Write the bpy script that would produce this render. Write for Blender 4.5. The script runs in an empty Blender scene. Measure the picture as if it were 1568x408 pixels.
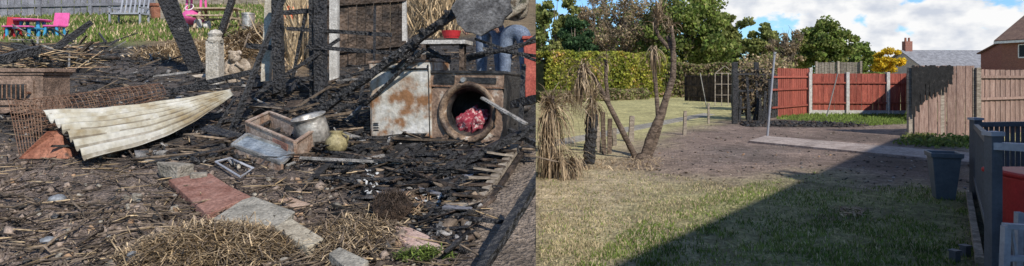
import bpy, bmesh, math, random
import numpy as np
from mathutils import Vector, Matrix, noise, Euler
random.seed(7); rng=np.random.default_rng(7)
S=bpy.context.scene
COL=S.collection
# ------------------------------------------------------------------ image-pixel helpers
CH=1.6; SL=0.178; EDGE=0.0365
def P(px,py,Y): return Vector(((px-784)/1000*Y, Y, CH-(py-118)/1000*Y))
def R(px,py,dz=0):
    Y=1600/(py-118); return Vector(((px-784)/1000*Y,Y,dz))
def L(px,py,dz=0):
    Y=1600/(py+60); return Vector(((px-784)/1000*Y,Y,SL*Y+dz))
def U(a,b): return random.uniform(a,b)
# ------------------------------------------------------------------ materials
def mat(name,c1,c2,scale=6,rough=.85,bump=.3,c3=None,metal=0,island=0,detail=8,fine=0.35,bscale=None,stretch=(1,1,1),vor=0,spec=.3,thin=0,lo=.38,hi=.62):
    m=bpy.data.materials.new(name); m.use_nodes=True; nt=m.node_tree; N=nt.nodes; K=nt.links
    bs=N['Principled BSDF']; bs.inputs['Roughness'].default_value=rough; bs.inputs['Metallic'].default_value=metal
    bs.inputs['Specular IOR Level'].default_value=spec
    tc=N.new('ShaderNodeTexCoord'); mp=N.new('ShaderNodeMapping'); mp.inputs['Scale'].default_value=stretch
    K.new(tc.outputs['Object'],mp.inputs['Vector'])
    n1=N.new('ShaderNodeTexNoise'); n1.inputs['Scale'].default_value=scale; n1.inputs['Detail'].default_value=detail
    n1.inputs['Roughness'].default_value=.62
    K.new(mp.outputs[0],n1.inputs['Vector'])
    r=N.new('ShaderNodeValToRGB'); K.new(n1.outputs['Fac'],r.inputs['Fac'])
    e=r.color_ramp.elements; e[0].position=lo; e[0].color=(*c1,1); e[1].position=hi; e[1].color=(*c2,1)
    if c3: 
        x=e.new(hi+.08); x.color=(*c3,1)
    col=r.outputs['Color']
    n2=N.new('ShaderNodeTexNoise'); n2.inputs['Scale'].default_value=scale*7; n2.inputs['Detail'].default_value=6
    K.new(mp.outputs[0],n2.inputs['Vector'])
    mr=N.new('ShaderNodeMapRange'); mr.inputs['From Min'].default_value=.3; mr.inputs['From Max'].default_value=.7
    mr.inputs['To Min'].default_value=1-fine; mr.inputs['To Max'].default_value=1+fine
    K.new(n2.outputs['Fac'],mr.inputs['Value'])
    f=mr.outputs[0]
    if island:
        g=N.new('ShaderNodeNewGeometry'); m2=N.new('ShaderNodeMapRange')
        m2.inputs['To Min'].default_value=1-island; m2.inputs['To Max'].default_value=1+island
        K.new(g.outputs['Random Per Island'],m2.inputs['Value'])
        mm=N.new('ShaderNodeMath'); mm.operation='MULTIPLY'; K.new(f,mm.inputs[0]); K.new(m2.outputs[0],mm.inputs[1]); f=mm.outputs[0]
    vm=N.new('ShaderNodeVectorMath'); vm.operation='SCALE'; K.new(col,vm.inputs[0]); K.new(f,vm.inputs['Scale'])
    K.new(vm.outputs[0],bs.inputs['Base Color'])
    if bump:
        bp=N.new('ShaderNodeBump'); bp.inputs['Strength'].default_value=min(1,bump); bp.inputs['Distance'].default_value=.03
        if vor:
            v=N.new('ShaderNodeTexVoronoi'); v.inputs['Scale'].default_value=vor; K.new(mp.outputs[0],v.inputs['Vector'])
            ad=N.new('ShaderNodeMath'); ad.operation='ADD'; K.new(v.outputs['Distance'],ad.inputs[0]); K.new(n2.outputs['Fac'],ad.inputs[1])
            K.new(ad.outputs[0],bp.inputs['Height'])
        else: K.new(n2.outputs['Fac'],bp.inputs['Height'])
        K.new(bp.outputs[0],bs.inputs['Normal'])
    if thin:
        tr=N.new('ShaderNodeBsdfTranslucent'); K.new(vm.outputs[0],tr.inputs['Color'])
        mx=N.new('ShaderNodeMixShader'); mx.inputs[0].default_value=thin
        K.new(bs.outputs[0],mx.inputs[1]); K.new(tr.outputs[0],mx.inputs[2]); K.new(mx.outputs[0],N['Material Output'].inputs[0])
    return m
char=mat('charred_wood',(.010,.010,.011),(.036,.034,.034),9,.5,1,c3=(.17,.16,.15),vor=28,spec=.6,fine=.5,hi=.64)
charblack=mat('charred_board_black',(.006,.006,.006),(.02,.019,.019),9,.8,.6,c3=(.05,.045,.04))
charbrown=mat('scorched_wood',(.022,.017,.014),(.10,.07,.05),5,.7,.8,c3=(.2,.14,.10),vor=20,island=.3)
ashm=mat('ash_black',(.018,.017,.017),(.08,.074,.07),12,.75,.9,c3=(.2,.19,.175),island=.6,hi=.64)
ashgrey=mat('ash_grey',(.13,.125,.115),(.32,.30,.28),14,.9,.6,island=.4)
rustm=mat('rust',(.13,.06,.035),(.28,.17,.11),8,.8,.6,c3=(.06,.045,.04))
rustwhite=mat('burnt_enamel',(.24,.12,.055),(.44,.41,.35),4.2,.55,.25,c3=(.56,.54,.5),fine=.22,lo=.42,hi=.53)
rustpanel=mat('burnt_steel_panel',(.07,.045,.033),(.27,.18,.125),6,.6,.35,c3=(.5,.45,.38),lo=.36,hi=.57)
darkmetal=mat('sooty_metal',(.015,.015,.016),(.07,.065,.06),7,.45,.3,c3=(.16,.11,.085),metal=.3)
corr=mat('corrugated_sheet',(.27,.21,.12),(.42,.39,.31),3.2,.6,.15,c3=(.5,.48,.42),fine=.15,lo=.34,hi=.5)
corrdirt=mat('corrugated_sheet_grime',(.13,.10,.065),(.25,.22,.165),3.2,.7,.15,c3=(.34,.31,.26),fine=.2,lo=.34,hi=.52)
alu=mat('dull_aluminium',(.25,.24,.22),(.5,.48,.44),9,.45,.2,metal=.6)
potm=mat('aluminium_pot',(.22,.20,.18),(.48,.45,.4),5,.4,.15,metal=.4)
clay=mat('glazed_clay',(.14,.11,.05),(.32,.27,.14),8,.5,.2)
terra=mat('terracotta',(.2,.075,.045),(.34,.15,.095),7,.9,.4,c3=(.1,.07,.06))
concrete=mat('concrete',(.2,.185,.155),(.38,.35,.29),9,.95,.5,c3=(.13,.12,.11),island=.12)
concpost=mat('concrete_post',(.35,.33,.3),(.52,.5,.46),9,.9,.3)
redslab=mat('red_paving_slab',(.2,.09,.065),(.33,.18,.14),8,.95,.5,c3=(.12,.09,.08),island=.15)
stone=mat('stone',(.17,.15,.12),(.38,.34,.28),7,.95,.6,island=.35)
straw=mat('straw',(.34,.24,.13),(.6,.46,.29),4,.9,0,island=.5,thin=.2)
twigm=mat('twig',(.06,.045,.033),(.2,.15,.105),6,.9,.3,island=.6)
chips=mat('wood_chips',(.22,.13,.075),(.36,.24,.15),6,.9,.2,island=.4)
woodgrey=mat('weathered_wood',(.16,.13,.10),(.34,.29,.23),6,.9,.4,stretch=(1,1,5),island=.25)
brownboard=mat('brown_fence_board',(.19,.12,.095),(.30,.205,.165),4,.85,.3,stretch=(6,6,1),island=.2,c3=(.35,.27,.22))
redboard=mat('red_fence_board',(.22,.05,.033),(.33,.09,.06),3,.8,.3,stretch=(6,6,1),island=.22)
bluegrey=mat('bluegrey_fence_paint',(.13,.13,.145),(.2,.2,.22),5,.7,.2,island=.15)
bark=mat('bark',(.08,.06,.045),(.22,.175,.13),10,.95,.8,stretch=(1,1,.5),vor=22)
palmbark=mat('palm_bark',(.08,.058,.044),(.24,.18,.135),9,.95,.8,stretch=(1,1,3),vor=18)
def leafm(n,a,b,c=None,sc=.7): return mat(n,a,b,sc,.7,0,c3=c,island=.5,thin=.45,detail=4)
leafA=leafm('leaves_green',(.10,.155,.03),(.23,.29,.06))
leafB=leafm('leaves_olive',(.15,.18,.05),(.31,.32,.10),(.36,.29,.12))
leafC=leafm('leaves_brown_green',(.22,.165,.095),(.42,.32,.2),(.27,.26,.11))
leafK=leafm('leaves_conifer',(.03,.07,.025),(.07,.125,.045),sc=1.5)
leafH=leafm('leaves_hedge',(.19,.23,.03),(.42,.4,.065),(.55,.32,.09),sc=.6)
leafY=leafm('leaves_yellow',(.55,.38,.02),(.8,.6,.05))
deadleaf=mat('dead_palm_leaf',(.22,.155,.095),(.46,.36,.24),3,.85,0,island=.55,thin=.2)
grassG=mat('grass_green',(.085,.135,.022),(.19,.25,.055),1.2,.8,0,island=.5,thin=.3,c3=(.3,.27,.1))
grassD=mat('grass_dry',(.32,.26,.15),(.50,.42,.26),1.2,.9,0,island=.45,thin=.2)
def plain(n,c,rough=.5,var=.12,metal=0,bump=.08): 
    return mat(n,tuple(x*(1-var) for x in c),tuple(min(1,x*(1+var)) for x in c),7,rough,bump,metal=metal,fine=.1)
pink=plain('pink_plastic',(.62,.11,.30)); blue=plain('blue_plastic',(.05,.28,.48)); orange=plain('orange_plastic',(.75,.13,.04))
redp=plain('red_plastic',(.38,.025,.03)); white=plain('white_plastic',(.7,.7,.68)); greyfr=plain('grey_deck_paint',(.085,.095,.11),.55)
lightgrey=plain('grey_cap_paint',(.30,.31,.34),.6); potgrey=plain('slate_planter_plastic',(.10,.12,.135),.5)
laundry=mat('patterned_laundry',(.24,.02,.04),(.36,.07,.09),30,.95,.5,c3=(.6,.45,.42),hi=.54)
jeans=mat('denim',(.1,.13,.19),(.2,.24,.31),9,.95,.3); camo=mat('camouflage_cloth',(.07,.065,.04),(.32,.28,.22),11,.95,.3,c3=(.12,.09,.06),hi=.52)
tshirt=mat('grey_cotton',(.2,.2,.22),(.28,.28,.3),9,.95,.2)
skin=plain('skin',(.5,.28,.2),.6); hair=plain('hair',(.06,.04,.03))
glass=plain('window_glass',(.03,.04,.05),.1)
roofm=mat('roof_tiles',(.17,.17,.18),(.27,.27,.28),2.5,.9,.3); roofbrown=mat('roof_tiles_brown',(.15,.09,.07),(.22,.14,.1),2.5,.9,.3)
render_=mat('cream_render',(.45,.42,.36),(.55,.52,.46),3,.9,.1)
def brickmat():
    m=mat('brickwork',(.2,.07,.045),(.3,.12,.08),5,.9,.2); nt=m.node_tree;N=nt.nodes;K=nt.links
    b=N.new('ShaderNodeTexBrick'); b.inputs['Scale'].default_value=4.4; b.inputs['Color1'].default_value=(.27,.10,.065,1); b.inputs['Color2'].default_value=(.19,.065,.045,1); b.inputs['Mortar'].default_value=(.32,.28,.24,1)
    b.inputs['Mortar Size'].default_value=.015
    tc=N.new('ShaderNodeTexCoord'); sp=N.new('ShaderNodeSeparateXYZ'); cb_=N.new('ShaderNodeCombineXYZ'); ad=N.new('ShaderNodeMath')
    K.new(tc.outputs['Object'],sp.inputs[0]); K.new(sp.outputs[0],ad.inputs[0]); K.new(sp.outputs[1],ad.inputs[1]); K.new(ad.outputs[0],cb_.inputs[0]); K.new(sp.outputs[2],cb_.inputs[1])
    K.new(cb_.outputs[0],b.inputs['Vector']); K.new(b.outputs['Color'],N['Principled BSDF'].inputs['Base Color']); return m
brick=brickmat()
def groundmat(name,sc,bump=.8,dist=.03):
    m=bpy.data.materials.new(name); m.use_nodes=True; nt=m.node_tree;N=nt.nodes;K=nt.links; bs=N['Principled BSDF']
    bs.inputs['Roughness'].default_value=.95; bs.inputs['Specular IOR Level'].default_value=.15
    at=N.new('ShaderNodeVertexColor'); at.layer_name='Zone'; tc=N.new('ShaderNodeTexCoord')
    last=None
    for s,k in ((sc,.25),(sc*6,.42),(sc*28,.5)):
        n=N.new('ShaderNodeTexNoise'); n.inputs['Scale'].default_value=s; n.inputs['Detail'].default_value=7; K.new(tc.outputs['Object'],n.inputs['Vector'])
        r=N.new('ShaderNodeMapRange'); r.inputs['From Min'].default_value=.3; r.inputs['From Max'].default_value=.7; r.inputs['To Min'].default_value=1-k; r.inputs['To Max'].default_value=1+k
        K.new(n.outputs['Fac'],r.inputs['Value'])
        if last:
            q=N.new('ShaderNodeMath'); q.operation='MULTIPLY'; K.new(last,q.inputs[0]); K.new(r.outputs[0],q.inputs[1]); last=q.outputs[0]
        else: last=r.outputs[0]
    v=N.new('ShaderNodeVectorMath'); v.operation='SCALE'; K.new(at.outputs['Color'],v.inputs[0]); K.new(last,v.inputs['Scale']); K.new(v.outputs[0],bs.inputs['Base Color'])
    b=N.new('ShaderNodeBump'); b.inputs['Strength'].default_value=bump; b.inputs['Distance'].default_value=dist; K.new(last,b.inputs['Height']); K.new(b.outputs[0],bs.inputs['Normal'])
    return m
# ------------------------------------------------------------------ mesh builder
def link(name,me,parent=None):
    o=bpy.data.objects.new(name,me); COL.objects.link(o)
    if parent: o.parent=parent
    return o
def empty(name):
    o=bpy.data.objects.new(name,None); COL.objects.link(o); return o
class B:
    def __init__(s): s.v=[];s.f=[];s.m=[];s.mats=[];s.mi=0
    def use(s,m):
        if m not in s.mats: s.mats.append(m)
        s.mi=s.mats.index(m); return s
    def add(s,vs,fs):
        k=len(s.v); s.v+= [tuple(x) for x in vs]
        for f in fs: s.f.append([k+i for i in f]); s.m.append(s.mi)
    def scale(s,c,k): s.v=[tuple(Vector(c)+(Vector(p)-Vector(c))*k) for p in s.v]; return s
    def box(s,c,size,rot=(0,0,0),jit=0):
        M=Euler(rot).to_matrix(); x,y,z=[a/2 for a in size]; c=Vector(c)
        vs=[c+M@Vector((a*x+U(-jit,jit),b*y+U(-jit,jit),d*z+U(-jit,jit))) for d in(-1,1) for b in(-1,1) for a in(-1,1)]
        s.add(vs,[(0,2,3,1),(4,5,7,6),(0,1,5,4),(1,3,7,5),(3,2,6,7),(2,0,4,6)])
    def beam(s,p1,p2,w,h=None,seg=1,jit=0,taper=1,up=(0,0,1),bow=0):
        h=h or w; p1=Vector(p1);p2=Vector(p2); d=(p2-p1).normalized(); u=Vector(up)
        if abs(d.dot(u))>.95: u=Vector((0,1,0))
        a=d.cross(u).normalized(); b=a.cross(d)
        vs=[];
        for i in range(seg+1):
            t=i/seg; c=p1.lerp(p2,t)+b*bow*math.sin(t*math.pi); k=1+(taper-1)*t
            for sa,sb in((-1,-1),(1,-1),(1,1),(-1,1)):
                vs.append(c+a*(sa*w/2*k*(1+U(-jit,jit)))+b*(sb*h/2*k*(1+U(-jit,jit)))+d*U(-jit,jit)*w*.5)
        fs=[(3,2,1,0),tuple(seg*4+i for i in range(4))]
        for i in range(seg):
            for j in range(4): fs.append((i*4+j,i*4+(j+1)%4,(i+1)*4+(j+1)%4,(i+1)*4+j))
        s.add(vs,fs)
    def tube(s,pts,rads,n=8,jit=0):
        pts=[Vector(p) for p in pts]; vs=[]
        if not hasattr(rads,'__len__'): rads=[rads]*len(pts)
        for i,p in enumerate(pts):
            d=(pts[min(i+1,len(pts)-1)]-pts[max(i-1,0)])
            d=d.normalized() if d.length>0 else Vector((0,0,1))
            u=Vector((0,0,1)) if abs(d.z)<.9 else Vector((0,1,0)); a=d.cross(u).normalized(); b=a.cross(d)
            for j in range(n):
                t=2*math.pi*j/n; r=rads[i]*(1+U(-jit,jit)); vs.append(p+a*math.cos(t)*r+b*math.sin(t)*r)
        fs=[tuple(range(n))[::-1],tuple((len(pts)-1)*n+j for j in range(n))]
        for i in range(len(pts)-1):
            for j in range(n): fs.append((i*n+j,i*n+(j+1)%n,(i+1)*n+(j+1)%n,(i+1)*n+j))
        s.add(vs,fs)
    def lathe(s,c,prof,n=20,rot=(0,0,0),jit=0,sx=1,sy=1):
        M=Euler(rot).to_matrix(); c=Vector(c); vs=[]
        for r,z in prof:
            for j in range(n):
                t=2*math.pi*j/n; rr=r*(1+U(-jit,jit)); vs.append(c+M@Vector((rr*math.cos(t)*sx,rr*math.sin(t)*sy,z)))
        fs=[]
        for i in range(len(prof)-1):
            for j in range(n): fs.append((i*n+j,i*n+(j+1)%n,(i+1)*n+(j+1)%n,(i+1)*n+j))
        s.add(vs,fs)
    def blob(s,c,size,rot=(0,0,0),jit=.15,sub=2):
        bm=bmesh.new(); bmesh.ops.create_icosphere(bm,subdivisions=sub,radius=1); M=Euler(rot).to_matrix(); c=Vector(c); o=Vector((U(0,50),U(0,50),U(0,50)))
        vs=[]
        for v in bm.verts:
            q=v.co*(1+jit*2*noise.noise(v.co*1.7+o)+jit*noise.noise(v.co*4+o)); vs.append(c+M@Vector((q.x*size[0],q.y*size[1],q.z*size[2])))
        s.add(vs,[tuple(v.index for v in f.verts) for f in bm.faces]); bm.free()
    def prism(s,top,down):
        n=len(top); vs=[Vector(p) for p in top]+[Vector(p)+Vector(down) for p in top]
        s.add(vs,[tuple(range(n)),tuple(range(2*n-1,n-1,-1))]+[(i,n+i,n+(i+1)%n,(i+1)%n) for i in range(n)])
    def done(s,name,smooth=False,clip=0,parent=None,bevel=0,fixn=True):
        me=bpy.data.meshes.new(name); v=np.array(s.v)
        c=Vector(((v[:,0].min()+v[:,0].max())/2,(v[:,1].min()+v[:,1].max())/2,v[:,2].min()))
        if parent: c=Vector((0,0,0))
        me.from_pydata([tuple(Vector(p)-c) for p in s.v],[],s.f)
        for m in s.mats: me.materials.append(m)
        me.polygons.foreach_set('material_index',s.m)
        if fixn or clip:
            bm=bmesh.new(); bm.from_mesh(me); bmesh.ops.recalc_face_normals(bm,faces=bm.faces)
            if clip:
                bmesh.ops.bisect_plane(bm,geom=bm.verts[:]+bm.edges[:]+bm.faces[:],plane_co=Vector((0,0,0))-c,plane_no=(clip*1.0,-EDGE*clip,0),clear_outer=True)
            bm.to_mesh(me); bm.free()
        if smooth: me.polygons.foreach_set('use_smooth',[True]*len(me.polygons))
        o=link(name,me,parent); o.location=c
        if bevel:
            md=o.modifiers.new('b','BEVEL'); md.width=bevel; md.segments=2; md.limit_method='ANGLE'
        return o
def mesh_np(name,V,Fq,mats,parent=None,mi=None,smooth=False,col=None):
    me=bpy.data.meshes.new(name); k=Fq.shape[1]; me.vertices.add(len(V)); me.vertices.foreach_set('co',V.astype(np.float32).ravel())
    me.loops.add(Fq.size); me.loops.foreach_set('vertex_index',Fq.astype(np.int32).ravel())
    me.polygons.add(len(Fq)); me.polygons.foreach_set('loop_start',np.arange(len(Fq),dtype=np.int32)*k)
    try: me.polygons.foreach_set('loop_total',np.full(len(Fq),k,dtype=np.int32))
    except Exception: pass
    for m in mats: me.materials.append(m)
    if mi is not None: me.polygons.foreach_set('material_index',mi.astype(np.int32))
    if smooth: me.polygons.foreach_set('use_smooth',[True]*len(Fq))
    me.update(calc_edges=True); me.validate()
    if col is not None:
        a=me.color_attributes.new('Zone','FLOAT_COLOR','POINT'); a.data.foreach_set('color',col.astype(np.float32).ravel())
    return link(name,me,parent)
def rots(yaw,pitch,roll):
    cy,sy,cp,sp,cr,sr=np.cos(yaw),np.sin(yaw),np.cos(pitch),np.sin(pitch),np.cos(roll),np.sin(roll)
    M=np.empty((len(yaw),3,3)); M[:,0,0]=cy*cp;M[:,0,1]=cy*sp*sr-sy*cr;M[:,0,2]=cy*sp*cr+sy*sr
    M[:,1,0]=sy*cp;M[:,1,1]=sy*sp*sr+cy*cr;M[:,1,2]=sy*sp*cr-cy*sr;M[:,2,0]=-sp;M[:,2,1]=cp*sr;M[:,2,2]=cp*cr
    return M
CUBE=np.array([[a,b,c] for c in(-.5,.5) for b in(-.5,.5) for a in(-.5,.5)])
CF=np.array([(0,2,3,1),(4,5,7,6),(0,1,5,4),(1,3,7,5),(3,2,6,7),(2,0,4,6)])
def chunks(name,C,SZ,mats,tilt=.5,weights=None,parent=None):
    n=len(C); M=rots(rng.uniform(0,6.28,n),rng.normal(0,tilt,n),rng.normal(0,tilt,n))
    base=CUBE[None]*(1+rng.uniform(-.35,.35,(n,8,3))); V=np.einsum('nij,nkj->nki',M,base*SZ[:,None,:])+C[:,None,:]
    F=(CF[None]+8*np.arange(n)[:,None,None]).reshape(-1,4)
    mi=rng.choice(len(mats),n,p=weights).repeat(6)
    return mesh_np(name,V.reshape(-1,3),F,mats,mi=mi,parent=parent)
def leaves(name,C,size,mats,parent=None,aspect=.6,weights=None,clipx=False):
    n=len(C); M=rots(rng.uniform(0,6.28,n),rng.uniform(-1.4,1.4,n),rng.uniform(-1.4,1.4,n)); s=size*rng.uniform(.6,1.4,n)
    q=np.array([[-.5,-.15,0],[0,-.5,.08],[.5,.1,0],[.05,.5,-.08]]); q=q*np.array([1,aspect*1.3,1])
    V=np.einsum('nij,kj->nki',M,q)*s[:,None,None]+C[:,None,:]
    F=np.arange(n*4).reshape(-1,4); mi=rng.choice(len(mats),n,p=weights)
    return mesh_np(name,V.reshape(-1,3),F,mats,mi=mi,parent=parent)
def strands(name,C,length,width,mats,el=.25,parent=None,upright=False,weights=None):
    n=len(C); yaw=rng.uniform(0,6.28,n); e=rng.normal(0,el,n) if not upright else rng.uniform(.7,1.5,n)
    D=np.stack([np.cos(yaw)*np.cos(e),np.sin(yaw)*np.cos(e),np.sin(e)],1); l=(length*rng.uniform(.5,1.3,n))[:,None]
    side=np.stack([-np.sin(yaw),np.cos(yaw),np.zeros(n)],1)
    if upright: 
        a=rng.uniform(0,6.28,n); side=np.stack([np.cos(a),np.sin(a)*.4,np.zeros(n)],1)
    side=side*width*.5; bend=rng.normal(0,.12,(n,3))*l
    p0=C if upright else C-D*l/2; p2=p0+D*l; p1=(p0+p2)/2+bend*(.5 if upright else 1)
    V=np.stack([p0-side,p0+side,p1+side,p1-side,p2+side*.2,p2-side*.2],1)
    F=(np.array([[0,1,2,3],[3,2,4,5]])[None]+6*np.arange(n)[:,None,None]).reshape(-1,4)
    mi=rng.choice(len(mats),n,p=weights).repeat(2)
    return mesh_np(name,V.reshape(-1,3),F,mats,mi=mi,parent=parent)
def sd(poly,X,Y):
    poly=np.array(poly); n=len(poly); d=np.full(X.shape,1e9); ins=np.zeros(X.shape,bool)
    for i in range(n):
        x1,y1=poly[i]; x2,y2=poly[(i+1)%n]; ex,ey=x2-x1,y2-y1
        t=np.clip(((X-x1)*ex+(Y-y1)*ey)/(ex*ex+ey*ey+1e-9),0,1); d=np.minimum(d,np.hypot(X-x1-t*ex,Y-y1-t*ey))
        c=((y1>Y)!=(y2>Y))&(X<(x2-x1)*(Y-y1)/((y2-y1) if y2!=y1 else 1e-9)+x1); ins^=c
    return np.where(ins,-d,d)
_ph=rng.uniform(0,6.28,(14,)); 
def wav(X,Y,s=1.):
    r=0
    for i in range(7):
        k=s*(1.5**i)*.8; a=_ph[i]; r=r+np.sin(k*(X*np.cos(a)+Y*np.sin(a))+_ph[i+7])*np.sin(k*(Y*np.cos(a)-X*np.sin(a))*1.1+_ph[13-i])/(1.35**i)
    return r*.35
def zone(base,X,Y,poly,c,soft,warp,amt=1):
    m=amt/(1+np.exp(np.clip((sd(poly,X,Y)+warp*wav(X,Y,2/warp**.5))/soft,-40,40))); return base*(1-m[...,None])+np.array(c)*m[...,None]
def w2(fn,pts): return [tuple(fn(*p))[:2] for p in pts]
def fan(name,u0,u1,nu,y0,y1,ny,hf,cf,m):
    u=np.linspace(u0,u1,nu); t=1/np.linspace(1/y0,1/y1,ny); UU,YY=np.meshgrid(u,t); X=UU*YY; Z=hf(X,YY)
    V=np.stack([X,YY,Z],-1).reshape(-1,3); idx=np.arange(nu*ny).reshape(ny,nu)
    F=np.stack([idx[:-1,:-1],idx[:-1,1:],idx[1:,1:],idx[1:,:-1]],-1).reshape(-1,4)
    c=cf(X,YY); c=np.concatenate([c,np.ones(c.shape[:-1]+(1,))],-1).reshape(-1,4)
    return mesh_np(name,V,F,[m],smooth=True,col=c)
# ------------------------------------------------------------------ LEFT GROUND (sloping burnt plot)
ash=(.08,.074,.07); soil=(.245,.19,.155)
pathL=[(748,285),(822,225),(900,225),(900,480),(700,480),(728,372)]
def lh(X,Y):
    return SL*Y+.016*wav(X,Y,3)+.009*wav(X+5,Y,11)+.006*wav(X,Y+9,30)
def lc(X,Y):
    c=np.ones(X.shape+(3,))*np.array(soil)
    c=zone(c,X,Y,w2(L,[(-300,-20),(900,-20),(900,262),(700,420),(560,330),(470,262),(360,262),(230,250),(120,240),(0,215),(-300,190)]),ash,.12,.22)
    c=zone(c,X,Y,w2(L,[(220,130),(420,125),(390,215),(250,210)]),(.19,.155,.135),.2,.4,.7)
    c=zone(c,X,Y,w2(L,[(120,90),(260,85),(250,125),(100,130)]),(.19,.165,.15),.3,.5,.7)
    c=zone(c,X,Y,w2(L,[(380,300),(640,320),(640,420),(330,420)]),(.15,.11,.085),.12,.2,.8)
    c=zone(c,X,Y,w2(L,[(-300,-25),(480,-25),(470,85),(400,92),(300,62),(200,70),(100,66),(-300,62)]),(.24,.26,.10),.15,.5)
    c=zone(c,X,Y,w2(L,[(215,52),(480,30),(475,115),(395,118),(310,80),(215,76)]),(.36,.26,.16),.15,.4)
    c=zone(c,X,Y,w2(L,[(560,-25),(830,-25),(830,55),(560,55)]),(.3,.22,.13),.2,.4)
    c=zone(c,X,Y,w2(L,pathL),(.30,.24,.19),.02,.03)
    return c*(1+.35*np.clip(wav(X,Y,5),-1,1))[...,None]
gl=fan('burnt_garden_ground',-1.15,EDGE,420,2.2,36,420,lh,lc,groundmat('burnt_soil',1.6,1,.04))
b=B().use(mat('earth_bank',(.05,.04,.03),(.13,.1,.07),3,.95,.6)); ys=[2.2*(36/2.2)**(i/30) for i in range(31)]
for a,c in zip(ys[:-1],ys[1:]):
    b.add([(EDGE*a,a,-.1),(EDGE*c,c,-.1),(EDGE*c,c,SL*c+.0),(EDGE*a,a,SL*a+.0)],[(0,1,2,3)])
b.add([(-1.15*2.2,2.2,-.1),(EDGE*2.2,2.2,-.1),(EDGE*2.2,2.2,SL*2.2),(-1.15*2.2,2.2,SL*2.2)],[(0,1,2,3)])
b.add([(-1.15*36,36,-.1),(EDGE*36,36,-.1),(EDGE*36,36,SL*36),(-1.15*36,36,SL*36)],[(0,1,2,3)])
b.done('earth_bank',fixn=False)
# ------------------------------------------------------------------ RIGHT GROUND
def rh(X,Y): return .012*wav(X,Y,2)+.006*wav(X,Y,9)
burnpoly=[(985,262),(960,245),(1005,205),(1115,184),(1185,178),(1395,187),(1500,212),(1540,250),(1480,296),(1400,282),(1330,288),(1270,262),(1200,270),(1120,285),(1040,272)]
def rc(X,Y):
    c=np.ones(X.shape+(3,))*np.array((.42,.34,.225))
    c=zone(c,X,Y,w2(R,[(820,148),(1700,148),(1700,240),(1000,215),(820,260)]),(.42,.38,.18),.5,1.5)
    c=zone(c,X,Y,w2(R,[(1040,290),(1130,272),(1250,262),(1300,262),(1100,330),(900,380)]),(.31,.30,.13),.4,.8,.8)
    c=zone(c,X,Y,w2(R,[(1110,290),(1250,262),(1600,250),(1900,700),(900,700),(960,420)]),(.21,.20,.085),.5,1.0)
    c=zone(c,X,Y,w2(R,[(1190,169),(1400,172),(1400,190),(1330,195),(1180,183)]),(.26,.32,.07),.3,.5)
    c=zone(c,X,Y,w2(R,burnpoly),(.23,.17,.138),.3,.7)
    c=zone(c,X,Y,w2(R,[(1330,225),(1520,238),(1490,290),(1400,276),(1280,250)]),(.115,.083,.066),.2,.5)
    c=zone(c,X,Y,w2(R,[(1125,186),(1200,184),(1340,190),(1290,196),(1200,195),(1150,193)]),(.035,.03,.028),.15,.4)
    c=zone(c,X,Y,w2(R,[(1070,228),(1200,222),(1190,245),(1090,250)]),(.155,.13,.115),.3,.7,.7)
    c=zone(c,X,Y,w2(R,[(1220,205),(1380,205),(1400,222),(1240,215)]),(.12,.09,.075),.3,.7,.8)
    c=zone(c,X,Y,w2(R,[(1265,322),(1320,320),(1330,338),(1270,340)]),(.18,.13,.09),.1,.3,.8)
    c=zone(c,X,Y,w2(R,[(1486,300),(1505,300),(1550,600),(1500,600)]),(.10,.075,.055),.08,.1)
    return c*(1+.26*np.clip(wav(X,Y,2.3),-1,1)+.12*np.clip(wav(X,Y,9),-1,1))[...,None]
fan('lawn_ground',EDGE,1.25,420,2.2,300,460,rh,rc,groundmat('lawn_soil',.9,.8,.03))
b=B().use(mat('field',(.06,.08,.03),(.12,.12,.05),.2,.95,0)); b.add([(-900,-300,-.11),(900,-300,-.11),(900,1500,-.11),(-900,1500,-.11)],[(0,1,2,3)]); b.done('ground',fixn=False)
# ------------------------------------------------------------------ SUN, SKY, CAMERA
cam=bpy.data.cameras.new('cam'); co=bpy.data.objects.new('camera',cam); COL.objects.link(co); S.camera=co
co.location=(0,0,CH); co.rotation_euler=(math.radians(90),0,0); cam.sensor_width=36; cam.lens=36*1000/1568; cam.shift_y=-86/1568; cam.clip_end=3000; cam.clip_start=.05
el=math.radians(37); az=Vector((.5,-.87)).normalized()
sl=bpy.data.lights.new('sun','SUN'); sl.energy=5; sl.angle=math.radians(.6); sl.color=(1,.94,.85); so=bpy.data.objects.new('sun',sl); COL.objects.link(so)
sdv=Vector((az.x*math.cos(el),az.y*math.cos(el),math.sin(el))); so.rotation_euler=sdv.to_track_quat('Z','Y').to_euler()
W=bpy.data.worlds.new('World'); S.world=W; W.use_nodes=True; nt=W.node_tree; N=nt.nodes; K=nt.links
sky=N.new('ShaderNodeTexSky'); sky.sky_type='NISHITA'; sky.sun_disc=False; sky.sun_elevation=el; sky.sun_rotation=math.atan2(az.x,az.y); sky.ozone_density=2.0; sky.air_density=.9; sky.dust_density=.2
bg=N['Background']; bg.inputs['Strength'].default_value=.15
tint=N.new('ShaderNodeVectorMath'); tint.operation='MULTIPLY'; tint.inputs[1].default_value=(.60,.84,1.08); K.new(sky.outputs[0],tint.inputs[0])
tc=N.new('ShaderNodeTexCoord')
nz=N.new('ShaderNodeTexNoise'); nz.inputs['Scale'].default_value=19; nz.inputs['Detail'].default_value=9; nz.inputs['Roughness'].default_value=.58
mp=N.new('ShaderNodeMapping'); mp.inputs['Scale'].default_value=(1,1,1.7); K.new(tc.outputs['Generated'],mp.inputs[0]); K.new(mp.outputs[0],nz.inputs['Vector'])
cl=None
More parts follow.
